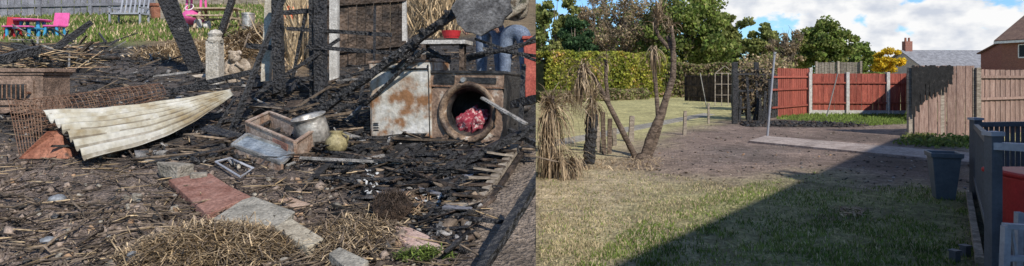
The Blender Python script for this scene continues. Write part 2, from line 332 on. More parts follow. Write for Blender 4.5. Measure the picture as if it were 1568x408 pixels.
for px,py,r in [(1130,0,.06),(1190,-6,.06),(1228,12,.04),(1290,12,.05),(1318,-8,.05),(1338,56,.028),(1345,32,.028),(1300,45,.03),(1406,24,.03),(1440,20,.034),(1466,28,.024),(1432,60,.038),(1468,52,.038),(1500,68,.044),(1400,72,.028),(1250,30,.036),(1560,-90,.08),(1375,66,.026),(1530,78,.028),(1512,30,.014),(1425,-170,.14),(900,-250,.25),(1700,40,.08),(600,-250,.3),(1100,-260,.2),(2600,-300,.5),(-1500,-500,.6)]:
    d=Vector((px-784,1000,118-py)).normalized()
    s_=N.new('ShaderNodeVectorMath'); s_.operation='SUBTRACT'; s_.inputs[1].default_value=d; K.new(tc.outputs['Generated'],s_.inputs[0])
    ml=N.new('ShaderNodeVectorMath'); ml.operation='MULTIPLY'; ml.inputs[1].default_value=(1,1,1.6); K.new(s_.outputs[0],ml.inputs[0])
    ln=N.new('ShaderNodeVectorMath'); ln.operation='LENGTH'; K.new(ml.outputs[0],ln.inputs[0])
    mr=N.new('ShaderNodeMapRange'); mr.inputs['From Min'].default_value=0; mr.inputs['From Max'].default_value=r*1.75; mr.inputs['To Min'].default_value=1; mr.inputs['To Max'].default_value=0; K.new(ln.outputs['Value'],mr.inputs['Value'])
    if cl is None: cl=mr.outputs[0]
    else:
        mx=N.new('ShaderNodeMath'); mx.operation='MAXIMUM'; K.new(cl,mx.inputs[0]); K.new(mr.outputs[0],mx.inputs[1]); cl=mx.outputs[0]
q=N.new('ShaderNodeMath'); q.operation='MULTIPLY_ADD'; q.inputs[1].default_value=1.7; K.new(nz.outputs['Fac'],q.inputs[0]); K.new(cl,q.inputs[2])
cr=N.new('ShaderNodeMapRange'); cr.interpolation_type='SMOOTHSTEP'; cr.inputs['From Min'].default_value=1.12; cr.inputs['From Max'].default_value=1.36; K.new(q.outputs[0],cr.inputs['Value'])
cc=N.new('ShaderNodeValToRGB'); cc.color_ramp.elements[0].position=.35; cc.color_ramp.elements[0].color=(4.2,4.5,5.1,1); cc.color_ramp.elements[1].position=.56; cc.color_ramp.elements[1].color=(6.5,6.5,6.5,1)
nz2=N.new('ShaderNodeTexNoise'); nz2.inputs['Scale'].default_value=22; nz2.inputs['Detail'].default_value=6; K.new(mp.outputs[0],nz2.inputs['Vector']); K.new(nz2.outputs['Fac'],cc.inputs[0])
mix=N.new('ShaderNodeMix'); mix.data_type='RGBA'; K.new(cr.outputs[0],mix.inputs[0]); K.new(tint.outputs[0],mix.inputs[6]); K.new(cc.outputs[0],mix.inputs[7]); K.new(mix.outputs[2],bg.inputs['Color'])
S.view_settings.view_transform='Standard'; S.view_settings.look='None'; S.view_settings.exposure=0
# ------------------------------------------------------------------ vegetation helpers
def tree(name,base,top,rad,cz,m,ncl=40,nl=6000,ls=.25,trunk=.16,limbs=10,rz=None,clump=.22,weights=None,tm=None,lr=.08):
    e=empty(name); e.location=base; rz=rz or (top-cz); bx=B().use(tm or bark)
    cl=[]
    while len(cl)<ncl:
        v=np.array([U(-1,1),U(-1,1),U(-1,1)]); l=np.linalg.norm(v)
        if .3<l<1: 
            k=1+.3*noise.noise(Vector(v)*1.6+Vector((base[0],0,0))); cl.append((v[0]*rad*k,v[1]*rad*k,cz+v[2]*rz*k*.92))
    cl=np.array(cl)
    pts=[Vector((0,0,-.1)),Vector((U(-.1,.1),0,cz*.35)),Vector((U(-.2,.2),U(-.1,.1),cz*.7)),Vector((U(-.2,.2),0,cz+rz*.5))]
    bx.tube(pts,[trunk*1.2,trunk*.9,trunk*.65,trunk*.2],8,.08)
    for i in range(min(limbs,ncl)):
        a=pts[1].lerp(pts[3],U(0,.7)); c=Vector(cl[i]); mid=a.lerp(c,.5)+Vector((0,0,U(-.1,.3)*rad*.3))
        bx.tube([a,mid,c],[trunk*.4,trunk*.25,trunk*lr],6,.1)
        if limbs>30:
            for _ in range(3):
                q=mid.lerp(c,U(0,1)); bx.tube([q,q+Vector((U(-.8,.8),U(-.4,.4),U(.3,1.3)))],[trunk*.14,trunk*.05],4)
    bx.done('trunk_and_limbs',True,parent=e)
    rr=rng.uniform(.6,1.3,ncl)*clump*rad*1.1; per=nl//ncl; C=[]
    for i in range(ncl):
        d=rng.normal(0,1,(per,3)); d/=np.linalg.norm(d,axis=1)[:,None]+1e-6; d*=(rng.uniform(0,1,(per,1))**.45)*rr[i]*np.array([1.15,1.15,.8]); C.append(cl[i]+d)
    leaves('crown',np.concatenate(C),ls,m if isinstance(m,list) else [m],parent=e,weights=weights)
    return e
def at(px,Y,z=0): return Vector(((px-784)/1000*Y,Y,z))
def H(py,Y): return CH-(py-118)/1000*Y
def T(name,px,Y,ytop,ybot,wpx,m,**k):
    top=H(ytop,Y); bot=max(.2,H(ybot,Y)); r=wpx/2000*Y; return tree(name,at(px,Y),top,r,(top+bot)/2,m,rz=(top-bot)/2,**k)
T('garden_tree',848,62,-25,110,75,leafB,nl=7000,ncl=50,ls=.34)
T('conifer_tree',882,54,22,108,56,leafK,nl=8000,ncl=45,ls=.22,clump=.3)
T('bare_brown_tree',955,60,-25,105,105,[leafC,leafB],nl=5500,ncl=60,ls=.22,limbs=50,clump=.24,trunk=.2,weights=[.85,.15])
T('bare_brown_tree',912,66,-30,100,70,leafC,nl=4500,ncl=50,ls=.22,limbs=40,clump=.22,trunk=.2)
T('broadleaf_tree',1050,58,-22,115,125,[leafA,leafB],nl=14000,ncl=80,ls=.3,clump=.22,weights=[.6,.4])
T('broadleaf_tree',1105,64,20,118,65,leafB,nl=6000,ncl=50,ls=.32)
T('broadleaf_tree',1155,62,30,118,75,leafB,nl=7000,ncl=50,ls=.3)
T('bare_brown_tree',1205,55,34,112,50,leafC,nl=1800,ncl=40,ls=.2,limbs=40,clump=.2,trunk=.14)
T('broadleaf_tree',1262,56,24,118,86,[leafB,leafA],nl=9000,ncl=60,ls=.28,clump=.24)
T('broadleaf_tree',1308,70,66,116,55,leafA,nl=4000,ncl=35,ls=.3)
T('yellow_tree',1359,66,70,114,38,leafY,nl=3500,ncl=25,ls=.24,clump=.3)
T('broadleaf_tree',1330,80,74,116,40,leafB,nl=2500,ncl=25,ls=.34)
for i,(px,Y,yt,w) in enumerate([(1085,72,55,80),(1215,75,66,60),(1180,70,60,70),(1000,70,30,90),(830,75,-10,60),(930,78,10,110)]): T('distant_tree',px,Y,yt,125,w,[leafA,leafB],nl=4000,ncl=40,ls=.4)
def hedge(name,p1,p2,h,th,m,n,ls,core,hvar=.12,weights=None):
    e=empty(name); p1=Vector(p1);p2=Vector(p2); d=p2-p1; Ln=d.length; d.normalize(); nrm=Vector((-d.y,d.x,0))
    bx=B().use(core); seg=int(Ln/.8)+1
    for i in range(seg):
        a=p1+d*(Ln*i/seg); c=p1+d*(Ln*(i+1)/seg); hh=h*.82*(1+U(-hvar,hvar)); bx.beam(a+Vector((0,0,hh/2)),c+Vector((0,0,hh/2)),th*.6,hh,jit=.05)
    bx.done('dark_core',parent=e)  # solid dark boxes added inside the hedge, behind its leaves, not modelled branches
    t=rng.uniform(0,Ln,n); s=rng.choice([0,1],n,p=[.62,.38]); zz=np.where(s==0,rng.uniform(0,h,n),h*(1-.08*rng.random(n))); off=np.where(s==0,-th/2+rng.normal(0,.12,n),rng.uniform(-th/2,th/2,n))
    lump=.22*wav(t*1.3,zz*1.5,1.2)*1.6; C=np.stack([p1.x+d.x*t+nrm.x*(off-lump),p1.y+d.y*t+nrm.y*(off-lump),zz*(1+hvar*wav(t,t*0,1.1))],1)
    leaves('foliage',C,ls,m,parent=e,weights=weights); return e
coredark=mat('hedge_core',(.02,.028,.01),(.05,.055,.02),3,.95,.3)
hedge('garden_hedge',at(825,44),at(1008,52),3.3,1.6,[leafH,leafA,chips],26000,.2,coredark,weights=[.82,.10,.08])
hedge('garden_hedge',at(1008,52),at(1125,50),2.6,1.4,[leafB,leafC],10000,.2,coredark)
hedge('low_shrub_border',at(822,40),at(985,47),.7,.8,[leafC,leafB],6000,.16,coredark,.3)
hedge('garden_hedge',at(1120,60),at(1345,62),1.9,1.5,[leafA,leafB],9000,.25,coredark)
def shrub(name,c,r,h,m,n,ls):
    d=rng.normal(0,1,(n,3)); d/=np.linalg.norm(d,axis=1)[:,None]; d*=rng.uniform(.3,1,(n,1)); d[:,2]=abs(d[:,2]); k=1+.3*wav(d[:,0]*3,d[:,2]*3,2)
    C=d*np.array([r,r,h])*k[:,None]+np.array(c); return leaves(name,C,ls,m if isinstance(m,list) else [m])
shrub('climbing_plant',at(1172,31,1.5),1.5,1.2,[leafC,leafC,straw,leafB],4200,.11)
shrub('bare_shrub',at(1142,31,.0),.7,1.9,[leafC],1300,.1)
shrub('weeds',R(1435,222),1.0,.16,[leafA,leafB],800,.08); shrub('weeds',R(1412,212),.5,.15,leafB,350,.07); shrub('weeds',R(1470,218),.6,.22,leafA,450,.08)
shrub('ivy_plant',R(1402,186),.4,.5,leafA,500,.09)
for px,py,r,h,m in [(1228,170,.35,.8,leafA),(1245,172,.3,.7,leafB),(1257,172,.3,.5,leafC),(1235,173,.25,.3,leafA)]:
    c=R(px,py); e=empty('potted_plant'); bx=B().use(terra); bx.lathe(c,[(.0,0),(.13,0),(.19,.28),(.21,.28),(.21,.32),(.17,.32),(.16,.27),(0,.26)],14); bx.done('plant_pot',parent=e)
    o=shrub('plant_leaves',c+Vector((0,0,.3)),r,h,m,420,.11); o.parent=e
# ------------------------------------------------------------------ RIGHT fences
def fence(name,p1,p2,h,mb,bw=.13,posts=(),mp_=None,pw=.12,ph=None,gravel=0,charfn=None,rails=(.3,1.0,1.6),side=-1,railm=None,jag=.01):
    p1=Vector(p1);p2=Vector(p2); d=p2-p1; Ln=d.length; d.normalize(); n=Vector((-d.y,d.x,0))*side; bx=B(); up=Vector((0,0,1)); k=int(Ln/bw); ang=math.atan2(d.y,d.x)
    for i in range(k):
        t=(i+.5)/k; hh=h+U(-jag,jag); m_=mb
        if charfn:
            r=charfn(t)
            if r: m_,hh=r[0],h*r[1]
        if hh<=.05: continue
        bx.use(m_); bx.box(p1+d*(Ln*t)+n*(.012*(i%2))+up*(gravel+(hh-gravel)/2),(bw*.97,.018,hh-gravel),(0,U(-.01,.01),ang))
    for z in rails:
        bx.use(railm or mb); bx.beam(p1+up*z+n*.055,p2+up*z+n*.055,.05,.07,seg=3,jit=.03)
    if gravel: bx.use(concpost); bx.beam(p1+up*gravel/2,p2+up*gravel/2,.05,gravel)
    for t in posts:
        c=p1+d*(Ln*t)+n*.03; bx.use(mp_ or concpost); bx.beam(c,c+up*(ph or h+.05),pw,pw)
    return bx.done(name)
fence('red_fence',at(1240,28),at(1396,27.5),1.74,redboard,.11,(0,.37,.765,1),concpost,.13,1.8,.18,None,(.5,1.35))
fence('red_fence',R(1180,181),R(1240,174.5),1.95,redboard,.11,(1,),concpost,.12,2.0,.0,lambda t:(char,U(.8,.95)) if t<.16 else None,(.4,1.1,1.6),-1)
fence('timber_fence',at(1396,27.4),at(1412,24),1.8,redboard,.12,(),None)
def cf(t):
    if t<.04: return (charblack,.93)
    if t<.08: return (charbrown,1)
    return None
fence('brown_panel_fence',R(1393,209),R(1492,208),1.9,brownboard,.13,(0.01,.5,1),woodgrey,.1,1.85,.0,cf,(.35,.95,1.82),1)
bx=B().use(charblack)
a=R(1393,209);c=R(1492,208)
for i in range(46):
    t=.01+i*.0135; z0=1.08+.45*max(0,(t/.6))**1.6+U(-.28,.3)
    if i<8: z0-=.35
    if z0<1.86: bx.beam(a.lerp(c,t)+Vector((0,-.10,z0)),a.lerp(c,t)+Vector((U(-.01,.01),-.10,1.9+U(-.06,.02))),.055,.012,seg=6,jit=.3,up=(0,1,0))
bx.done('charred_fence_boards')
fence('brown_panel_fence',R(1492,208)+Vector((0.05,0,0)),R(1600,200),1.8,brownboard,.13,(0,),woodgrey)
fence('grey_garden_fence',at(1250,34),at(1318,33),2.35,woodgrey,.12,(0,.5,1),woodgrey,.1,2.4)
fence('dark_garden_fence',at(1050,44),at(1125,40),1.7,charbrown,.14,(0,.5,1),charbrown,.1,1.8)
bx=B().use(woodgrey)
Y=36
for px in (1095,1105,1115,1124): bx.beam(at(px,Y,0),at(px,Y,H(112,Y)),.04)
for z in (.6,1.2,1.8): bx.beam(at(1095,Y,z),at(1124,Y,z),.03)
bx.beam(at(1095,Y,1.8),at(1110,Y,2.2),.04);bx.beam(at(1124,Y,1.8),at(1110,Y,2.2),.04)
for px in (1095,1124): bx.beam(at(px,Y+1.4,0),at(px,Y+1.4,1.8),.04); bx.beam(at(px,Y,1.8),at(px,Y+1.4,1.8),.04)
bx.beam(at(1110,Y,2.2),at(1110,Y+1.4,2.2),.04)
bx.done('garden_frame')
# burnt fence corner remains
bx=B().use(char)
for i in range(20):
    px=U(1122,1180); py=183+U(-3,5); p=R(px,py); h=U(.7,1.8); bx.beam(p,p+Vector((U(-.15,.15),U(-.1,.1),h)),U(.05,.1),U(.03,.06),seg=6,jit=.15)
for z in (.5,1.1,1.7): bx.beam(R(1122,188,z),R(1182,181,z+U(-.1,.1)),.07,.06,seg=8,jit=.15)
bx.beam(R(1125,190),R(1125,190,2.1),.16,seg=6,jit=.1); bx.beam(R(1160,184),R(1158,184,2.15),.14,seg=6,jit=.1)
bx.done('burnt_fence_remains')
leaves('burnt_ivy',np.array([tuple(R(U(1124,1180),184,U(.2,1.9))+Vector((0,U(-.3,.3),0))) for _ in range(1500)]),.11,[char,twigm,leafC])
n=350; C=np.array([tuple(R(U(1135,1330),U(187,195),.02)) for _ in range(n)]); chunks('burnt_debris_heap',C,rng.uniform(.03,.14,(n,3))*np.array([1,1,.5]),[char,ashm,charbrown],.4)
# ------------------------------------------------------------------ poles and posts (right)
bx=B().use(lightgrey); bx.tube([R(1175,210),P(1186,84,17.2)],[.03,.028],8); bx.use(alu);bx.tube([P(1186,84,17.2),P(1187,80,17.2)],.04,8); bx.done('washing_line_pole')
bx=B().use(alu); bx.tube([R(1265,181),P(1283,112,25.2)],.025,6); bx.done('garden_pole')
bx=B().use(alu); bx.tube([at(1082,34),P(1072,112,34)],.025,6); bx.done('garden_pole')
for px,py,yt,w in [(966,217,178,8),(1048,207,170,5),(1085,190,158,3)]:
    p=R(px,py); bx=B().use(woodgrey); Y=p.y; w=w/1000*Y; top=H(yt,Y); bx.beam(p-Vector((0,0,.05)),p+Vector((U(-.03,.03),0,top)),w,w,seg=5,jit=.08,taper=.85); bx.done('wooden_post')
bx=B()
for px,py,yt,lx in [(925,237,172,-2),(933,236,182,1),(918,234,190,-4),(941,224,196,0)]:
    p=R(px,py); Y=p.y; bx.use(random.choice([woodgrey,palmbark])); bx.beam(p,Vector(((px+lx-784)/1000*Y,Y,H(yt,Y))),.09,.07,seg=5,jit=.12)
bx.done('weathered_stakes')
# ------------------------------------------------------------------ Cordyline palms
def palm_head(e,c,r,n,droop,up=.4,w=.022,name='leaf_head',m=deadleaf):
    V=[];F=[]
    for i in range(n):
        a=U(0,6.283); e0=U(up-1.1,up+.9); l=r*U(.55,1.15); d=Vector((math.cos(a),math.sin(a),0)); p=Vector(c)+Vector((U(-.05,.05),U(-.05,.05),U(-.12,.08))); sd_=Vector((-d.y,d.x,0)).lerp(Vector((0,0,1)),U(-.3,.3))*w*.5
        k=len(V); ang=e0
        for j in range(6):
            ww=sd_*(1,1.1,1,.8,.5,.1)[j]; V+= [tuple(p-ww),tuple(p+ww)]; p=p+(d*math.cos(ang)+Vector((0,0,math.sin(ang))))*l/5; ang=max(-1.5,ang-droop*U(.5,1.3))
        for j in range(5): F.append((k+2*j,k+2*j+1,k+2*j+3,k+2*j+2))
    V=np.array(V); ok=[f for f in F if all(V[i][0]>EDGE*V[i][1]+.02 for i in f)]
    return mesh_np(name,V,np.array(ok),[m],parent=e)
e=empty('cordyline_palm'); Y=12.8
bx=B().use(palmbark)
def trunk(pts,rr): 
    q=[P(*p) for p in pts]; out=[];rd=[]
    for i in range(len(q)-1):
        for j in range(6):
            t=j/6; out.append(q[i].lerp(q[i+1],t)); rd.append((rr[i]*(1-t)+rr[i+1]*t)*(1+.06*(j%2)))
    out.append(q[-1]); rd.append(rr[-1]); bx.tube(out,rd,10,.05)
trunk([(985,247,Y),(996,210,Y),(1014,170,Y),(1030,120,Y),(1032,85,Y),(1022,55,Y)],[.095,.08,.07,.06,.05,.04])
trunk([(992,243,Y+.1),(1004,215,Y+.1),(1018,165,Y),(1026,130,Y)],[.07,.055,.05,.045])
trunk([(1029,95,Y),(1032,70,Y-.1),(1028,40,Y-.1)],[.04,.038,.033]); trunk([(1025,75,Y),(1008,55,Y),(1002,38,Y)],[.04,.038,.033])
trunk([(1008,180,Y),(1004,130,Y+.1),(999,80,Y+.1)],[.045,.04,.035])
trunk([(975,245,Y+.1),(955,205,Y),(932,160,Y),(912,122,Y),(893,100,Y)],[.06,.055,.048,.042,.038])
trunk([(932,160,Y),(928,125,Y),(928,92,Y)],[.04,.036,.033])
bx.lathe(P(985,243,Y)-Vector((0,0,.06)),[(.22,0),(.15,.08),(.10,.16)],14,jit=.12)
bx.done('trunks',True,parent=e)
palm_head(e,P(1004,32,Y),.46,80,.35,.9,.018); palm_head(e,P(1026,42,Y),.34,50,.4,1.0,.018); palm_head(e,P(1001,75,Y),.5,90,.35,-.9,.016,name='dead_skirt'); palm_head(e,P(928,90,Y),.28,35,.5,.3,.016)
palm_head(e,P(893,105,Y),.7,150,.45,.0,.016,name='dead_skirt'); palm_head(e,P(888,120,Y),.6,100,.3,-.9,.016,name='dead_skirt')
palm_head(e,P(1010,24,Y),.5,26,.1,1.3,.025)
e=empty('cordyline_palm'); bx=B().use(char); Y=11.5
q=[P(*p) for p in [(902,251,Y),(904,215,Y),(908,170,Y)]]; o_=[];r_=[]
for i in range(2):
    for j in range(9): o_.append(q[i].lerp(q[i+1],j/9)); r_.append(.10*(1+.14*(j%2)))
bx.tube(o_,r_,10,.12); bx.done('charred_trunk',parent=e)
palm_head(e,P(908,160,Y),.5,90,.55,.2,.018); palm_head(e,P(908,150,Y),.4,50,.2,1.1,.018,m=leafC)
e=empty('dead_palm_clump'); Y=10.3
bx=B().use(palmbark); bx.tube([R(842,272),R(842,272,1.3)],[.1,.07],8,.1); bx.done('stump',parent=e)
palm_head(e,P(842,165,Y),1.0,200,.42,.1,.016); palm_head(e,P(836,205,Y),.8,170,.35,-.5,.016); palm_head(e,P(856,240,Y),.7,130,.4,.0,.016)
palm_head(e,P(876,250,Y),.5,90,.5,.1,.014); palm_head(e,P(846,175,Y),.7,60,.35,.6,.018,m=leafC)
e=empty('fern_bush'); palm_head(e,P(870,150,24),.8,120,.5,.5,.03,'fronds',leafC)
C=np.array([tuple(R(U(830,1010),U(244,262),.02)) for _ in range(700)]); strands('dead_leaf_litter',C[C[:,0]>EDGE*C[:,1]+.15],.22,.014,[deadleaf,straw])
# ------------------------------------------------------------------ paths
bx=B().use(concrete)
A0,A1=R(815,232,.02),R(815,222,.02); B0,B1=R(1095,176,.02),R(1078,174,.02)
for i in range(22):
    t0,t1=i/22,(i+.97)/22; pts=[A0.lerp(B0,t0),A0.lerp(B0,t1),A1.lerp(B1,t1),A1.lerp(B1,t0)]
    if min(p.x-EDGE*p.y for p in pts)>0.02: bx.prism(pts,(0,0,-.06))
bx.done('garden_path')
bx=B().use(mat('worn_slab',(.24,.19,.165),(.38,.315,.275),3,.95,.4,island=.15,c3=(.15,.12,.105)))
A0,A1=R(1146,219,.05),R(1172,211,.05); B0,B1=R(1500,254,.05),R(1520,241,.05)
for i in range(15):
    t0,t1=i/15,(i+.98)/15; bx.prism([A0.lerp(B0,t0),A0.lerp(B0,t1),A1.lerp(B1,t1),A1.lerp(B1,t0)],(0,0,-.1))
bx.done('paved_path')
bx=B().use(woodgrey); bx.beam(R(1483,300,.03),R(1500,408,.03),.06,.1,seg=8,jit=.1); bx.done('wooden_lawn_edging')
# ------------------------------------------------------------------ planter
def square_planter(c,w,h,yaw,m):
    bx=B().use(m); M=Matrix.Rotation(yaw,3,'Z'); c=Vector(c)
    def ring(s,z): return [c+M@Vector((a*s/2,b_*s/2,z)) for a,b_ in((-1,-1),(1,-1),(1,1),(-1,1))]
    rs=[ring(w*.62,0),ring(w*.94,h*.9),ring(w*1.06,h*.9),ring(w*1.08,h),ring(w*.94,h),ring(w*.88,h*.85),ring(w*.86,h*.84)]
    vs=[p for r in rs for p in r]; fs=[(3,2,1,0)]
    for i in range(len(rs)-1):
        for j in range(4): fs.append((i*4+j,i*4+(j+1)%4,i*4+4+(j+1)%4,i*4+4+j))
    fs.append(tuple(len(vs)-4+j for j in range(4))); bx.add(vs,fs); return bx.done('square_planter',bevel=.01)
square_planter(R(1445,304),.345,.61,-.35,potgrey)
bx=B().use(greyfr); 
for px,py in ((1462,400),(1478,392)):
    p=R(px,py); bx.box(p+Vector((0,0,.04)),(.06,.06,.08),(0,0,.3)); bx.box(p+Vector((0,0,.09)),(.075,.075,.015),(0,0,.3))
bx.done('garden_light')
# ------------------------------------------------------------------ deck balustrade right
bx=B()
pn=P(1521,208,4.6); pf=P(1494,184,8.6); pr=P(1640,214,4.3); prf=P(1600,186,8.4)
for p,w in ((pn,.075),(pf,.1)):
    bx.use(greyfr); bx.beam((p.x,p.y,0),(p.x,p.y,p.z),w,w); bx.use(lightgrey); bx.box((p.x,p.y,p.z+.015),(w*1.3,w*1.3,.03)); 
bx.use(greyfr)
for z in (-.06,-.75,): bx.beam(pn+Vector((0,0,z)),pf+Vector((0,0,z-.02)),.05,.06)
for i in range(1,26):
    t=i/26; p=pn.lerp(pf,t); bx.beam((p.x,p.y,p.z-.78),(p.x,p.y,p.z-.08),.03,.03)
bx.use(lightgrey); bx.beam(pn+Vector((0,0,-.07)),pr+Vector((0,0,-.07)),.09,.05)
bx.use(greyfr); bx.beam(pn+Vector((0,0,-.85)),pr+Vector((0,0,-.85)),.05,.06); bx.beam(pf+Vector((0,0,-.06)),prf+Vector((0,0,-.03)),.08,.06); bx.beam(pf+Vector((0,0,-.7)),prf+Vector((0,0,-.7)),.05,.06)
for i in range(1,13):
    t=i/13; p=pf.lerp(prf,t); bx.beam((p.x,p.y,p.z-.72),(p.x,p.y,p.z-.05),.035,.035)
bx.done('deck_balustrade')
bx=B().use(mat('deck_board',(.08,.075,.07),(.14,.13,.12),4,.8,.2,island=.2))
for i in range(30):
    y=4.6+i*.14; xl=pn.x+(pf.x-pn.x)*(y-4.6)/4; bx.box((xl+1.6,y,.3),(3.1,.13,.03))
bx.done('deck')
bx=B().use(redp); c=P(1562,300,4.9); bx.prism([c+Vector((x,y,.15)) for x,y in((-.12,-.2),(.3,-.2),(.3,.2),(-.12,.2))],(0,0,-.40)); bx.box(c+Vector((.09,0,.17)),(.46,.44,.04)); bx.done('red_storage_box',bevel=.015)
bx=B().use(lightgrey); c=P(1538,346,4.0)
bx.beam(c,c+Vector((.5,0,-.03)),.05,.03); bx.beam(c+Vector((.01,0,0)),c+Vector((-.01,.02,-.9)),.04,.04); bx.beam(c+Vector((-.0,0,-.2)),c+Vector((.5,0,-.2)),.03,.03)
for i in range(4): bx.beam(c+Vector((.05+.1*i,0.01,-.02)),c+Vector((.14+.1*i,.01,-.6)),.015,.02)
bx.beam(c+Vector((.4,.4,0)),c+Vector((.4,.42,-.9)),.04,.04); bx.beam(c+Vector((.4,0,0)),c+Vector((.4,0.02,-.9)),.04,.04); bx.done('garden_chair')
# ------------------------------------------------------------------ houses
def house(name,c,w,d,h,rise,yaw,wallm,rm,wins=(),chim=None,over=.35):
    e=empty(name); e.location=c; e.rotation_euler=(0,0,yaw)
    bx=B().use(wallm); x,y=w/2,d/2
    bx.add([(-x,-y,0),(x,-y,0),(x,y,0),(-x,y,0),(-x,-y,h),(x,-y,h),(x,y,h),(-x,y,h),(-x,0,h+rise),(x,0,h+rise)],[(0,1,5,4),(2,3,7,6),(1,2,6,9,5),(3,0,4,8,7)]); bx.done('walls',parent=e,fixn=False)
    k=rise/y; bx=B().use(rm)
    for s in(-1,1):
        t=[Vector((-x-over,s*(y+over),h-over*k+.05)),Vector((x+over,s*(y+over),h-over*k+.05)),Vector((x+over,0,h+rise+.05)),Vector((-x-over,0,h+rise+.05))]; bx.prism([p+Vector((0,0,.1)) for p in t],(0,0,-.1))
    bx.done('roof',parent=e)
    bx=B()
    for wx,wz,ww,wh in wins:
        bx.use(white)
        for dx,dz,a,b_ in((-ww/2,0,.07,wh),(ww/2,0,.07,wh),(0,wh/2,ww,.07),(0,-wh/2,ww,.09),(0,0,.05,wh)): bx.box((wx+dx,-y-.03,wz+dz),(a+.001,.08,b_))
        bx.use(glass); bx.box((wx,-y-.01,wz),(ww-.06,.05,wh-.06))
    bx.use(white); bx.box((0,-y-over-.02,h-over*k-.02),(w+2*over,.04,.18)); bx.done('windows_and_trim',parent=e)
    if chim:
        bx=B().use(brick); bx.box((chim,0,h+rise+.3),(.8,.6,1.6)); bx.use(terra); 
        for dx in(-.2,.2): bx.lathe((chim+dx,0,h+rise+1.1),[(.12,0),(.1,.4),(.08,.4)],10)
        bx.done('chimney',parent=e)
    return e
Y=72; house('bungalow',at(1447,Y,.0),9.6,8,2.3,2.1,.05,render_,roofm,((-3,1.4,1.4,1.1),(0,1.4,1.4,1.1),(3,1.4,1.4,1.1)),-4.3)
Y=95; house('bungalow',at(1520,Y,0),9,8,2.8,2.4,-.3,render_,roofm,((-3,1.6,1.4,1.1),(2,1.6,1.4,1.1)))
house('brick_house',at(1590,46,0)+Vector((6.1,3,0)),8,6.5,4.6,2.2,math.radians(-76),brick,roofbrown,((-2,1.5,1.3,1.2),(1,1.5,1.3,1.2),(-2,3.6,1.2,1.0),(1.5,3.6,1.1,1.0)),None,.35)
Y=62; house('brick_house',at(1552,Y,0)+Vector((.9,0,0)),3.4,6,3.9,1.2,0.1,brick,roofbrown,((0,3.2,1,1),),None,.25)
Aw=Vector((4.25,-1.8,0)); Bw=Vector((13.6,9.95,0)); dd=(Bw-Aw); ln=dd.length; dd.normalize(); nn=Vector((dd.y,-dd.x,0))
hh=house('brick_house',(Aw+Bw)/2+nn*3.9,ln,7,5.95,2.0,math.atan2(dd.y,dd.x)+math.pi,brick,roofbrown,(),2,.38)
# ------------------------------------------------------------------ lawn blades
def scatter(poly,n,fn):
    w=np.array(w2(fn,poly)); x0,y0=w.min(0); x1,y1=w.max(0); out=[]
    while sum(map(len,out))<n:
        u=rng.random(n*3); yy=1/(1/y1+u*(1/y0-1/y1)); k=rng.uniform(-1.0,1.1,n*3)*yy; m=sd(w,k,yy)<0; out.append(np.stack([k[m],yy[m]],1))
    return np.concatenate(out)[:n]
g=scatter([(1110,290),(1250,265),(1330,288),(1400,282),(1480,296),(1500,412),(880,412),(980,340)],24000,R); v=(wav(g[:,0],g[:,1],2.3)+wav(g[:,0],g[:,1],7)*.6>0)|(rng.random(len(g))<.15); g=g[v]; strands('lawn_grass',np.c_[g,np.zeros(len(g))],.042,.009,[grassG,grassD],upright=True,weights=[.8,.2])
g=scatter([(826,262),(985,262),(1130,285),(1130,300),(880,412),(822,412)],15000,R); g=g[g[:,0]>EDGE*g[:,1]+.03]; g=g[(wav(g[:,0],g[:,1],5)>-.1)|(rng.random(len(g))<.2)]; strands('dry_lawn_grass',np.c_[g,np.zeros(len(g))],.03,.008,[grassD,grassG],upright=True,weights=[.8,.2])
g=scatter([(1190,172),(1394,174),(1394,190),(1330,193),(1190,183)],6000,R); strands('lawn_grass',np.c_[g,np.zeros(len(g))],.09,.03,[grassG],upright=True)
g=scatter([(990,262),(1010,205),(1115,184),(1395,190),(1500,215),(1480,292),(1330,285),(1120,283)],420,R); chunks('scattered_debris',np.c_[g,np.full(len(g),.008)],rng.uniform(.01,.04,(len(g),3))*np.array([1.6,1,.4]),[ashm,stone,ashgrey,twigm,chips],.3,[.3,.2,.1,.3,.1])
g=scatter([(1290,322),(1320,322),(1320,334),(1290,334)],60,R); strands('dry_leaves',np.c_[g,np.full(len(g),.03)],.1,.03,[straw,chips])
# ================================================================== LEFT SCENE OBJECTS
pw=np.array(w2(L,pathL))
def Lxy(poly,n): g=scatter(poly,n,L); g=g[sd(pw,g[:,0],g[:,1])>.02]; return np.c_[g,SL*g[:,1]]
allp=[(-20,80),(812,80),(812,420),(-20,420)]
mid=[(-20,75),(810,62),(810,280),(700,400),(560,330),(470,262),(230,250),(0,215)]
def tocut(C,m=.12): return C[C[:,0]<EDGE*C[:,1]-m]
C=tocut(Lxy(mid,7000)); C[:,2]+=rng.uniform(0,.02,len(C)); s=rng.exponential(.014,(len(C),1))+.006; chunks('ash_debris',C,np.clip(s,0,.07)*rng.uniform(.4,1.4,(len(C),3))*np.array([1.8,1,.5]),[ashm,char,ashgrey,charbrown,twigm],.4,[.38,.18,.14,.15,.15])
C=tocut(Lxy(mid,480)); C[:,2]+=rng.uniform(.01,.07,len(C)); l=rng.uniform(.1,.6,len(C)); chunks('charred_sticks',C,np.stack([l,rng.uniform(.008,.026,len(C)),rng.uniform(.008,.02,len(C))],1),[char,charbrown,ashm,twigm],.15,[.4,.2,.15,.25])
fg=[(-20,215),(480,262),(560,330),(700,412),(-20,412)]
C=tocut(Lxy(fg,3000)); C[:,2]+=.006; chunks('soil_clods',C,rng.exponential(.010,(len(C),1)).clip(.004,.045)*rng.uniform(.6,1.4,(len(C),3)),[mat('soil_clod',(.10,.078,.063),(.28,.215,.17),8,.95,.4,island=.4),ashm,stone,chips],.5,[.72,.16,.08,.04])
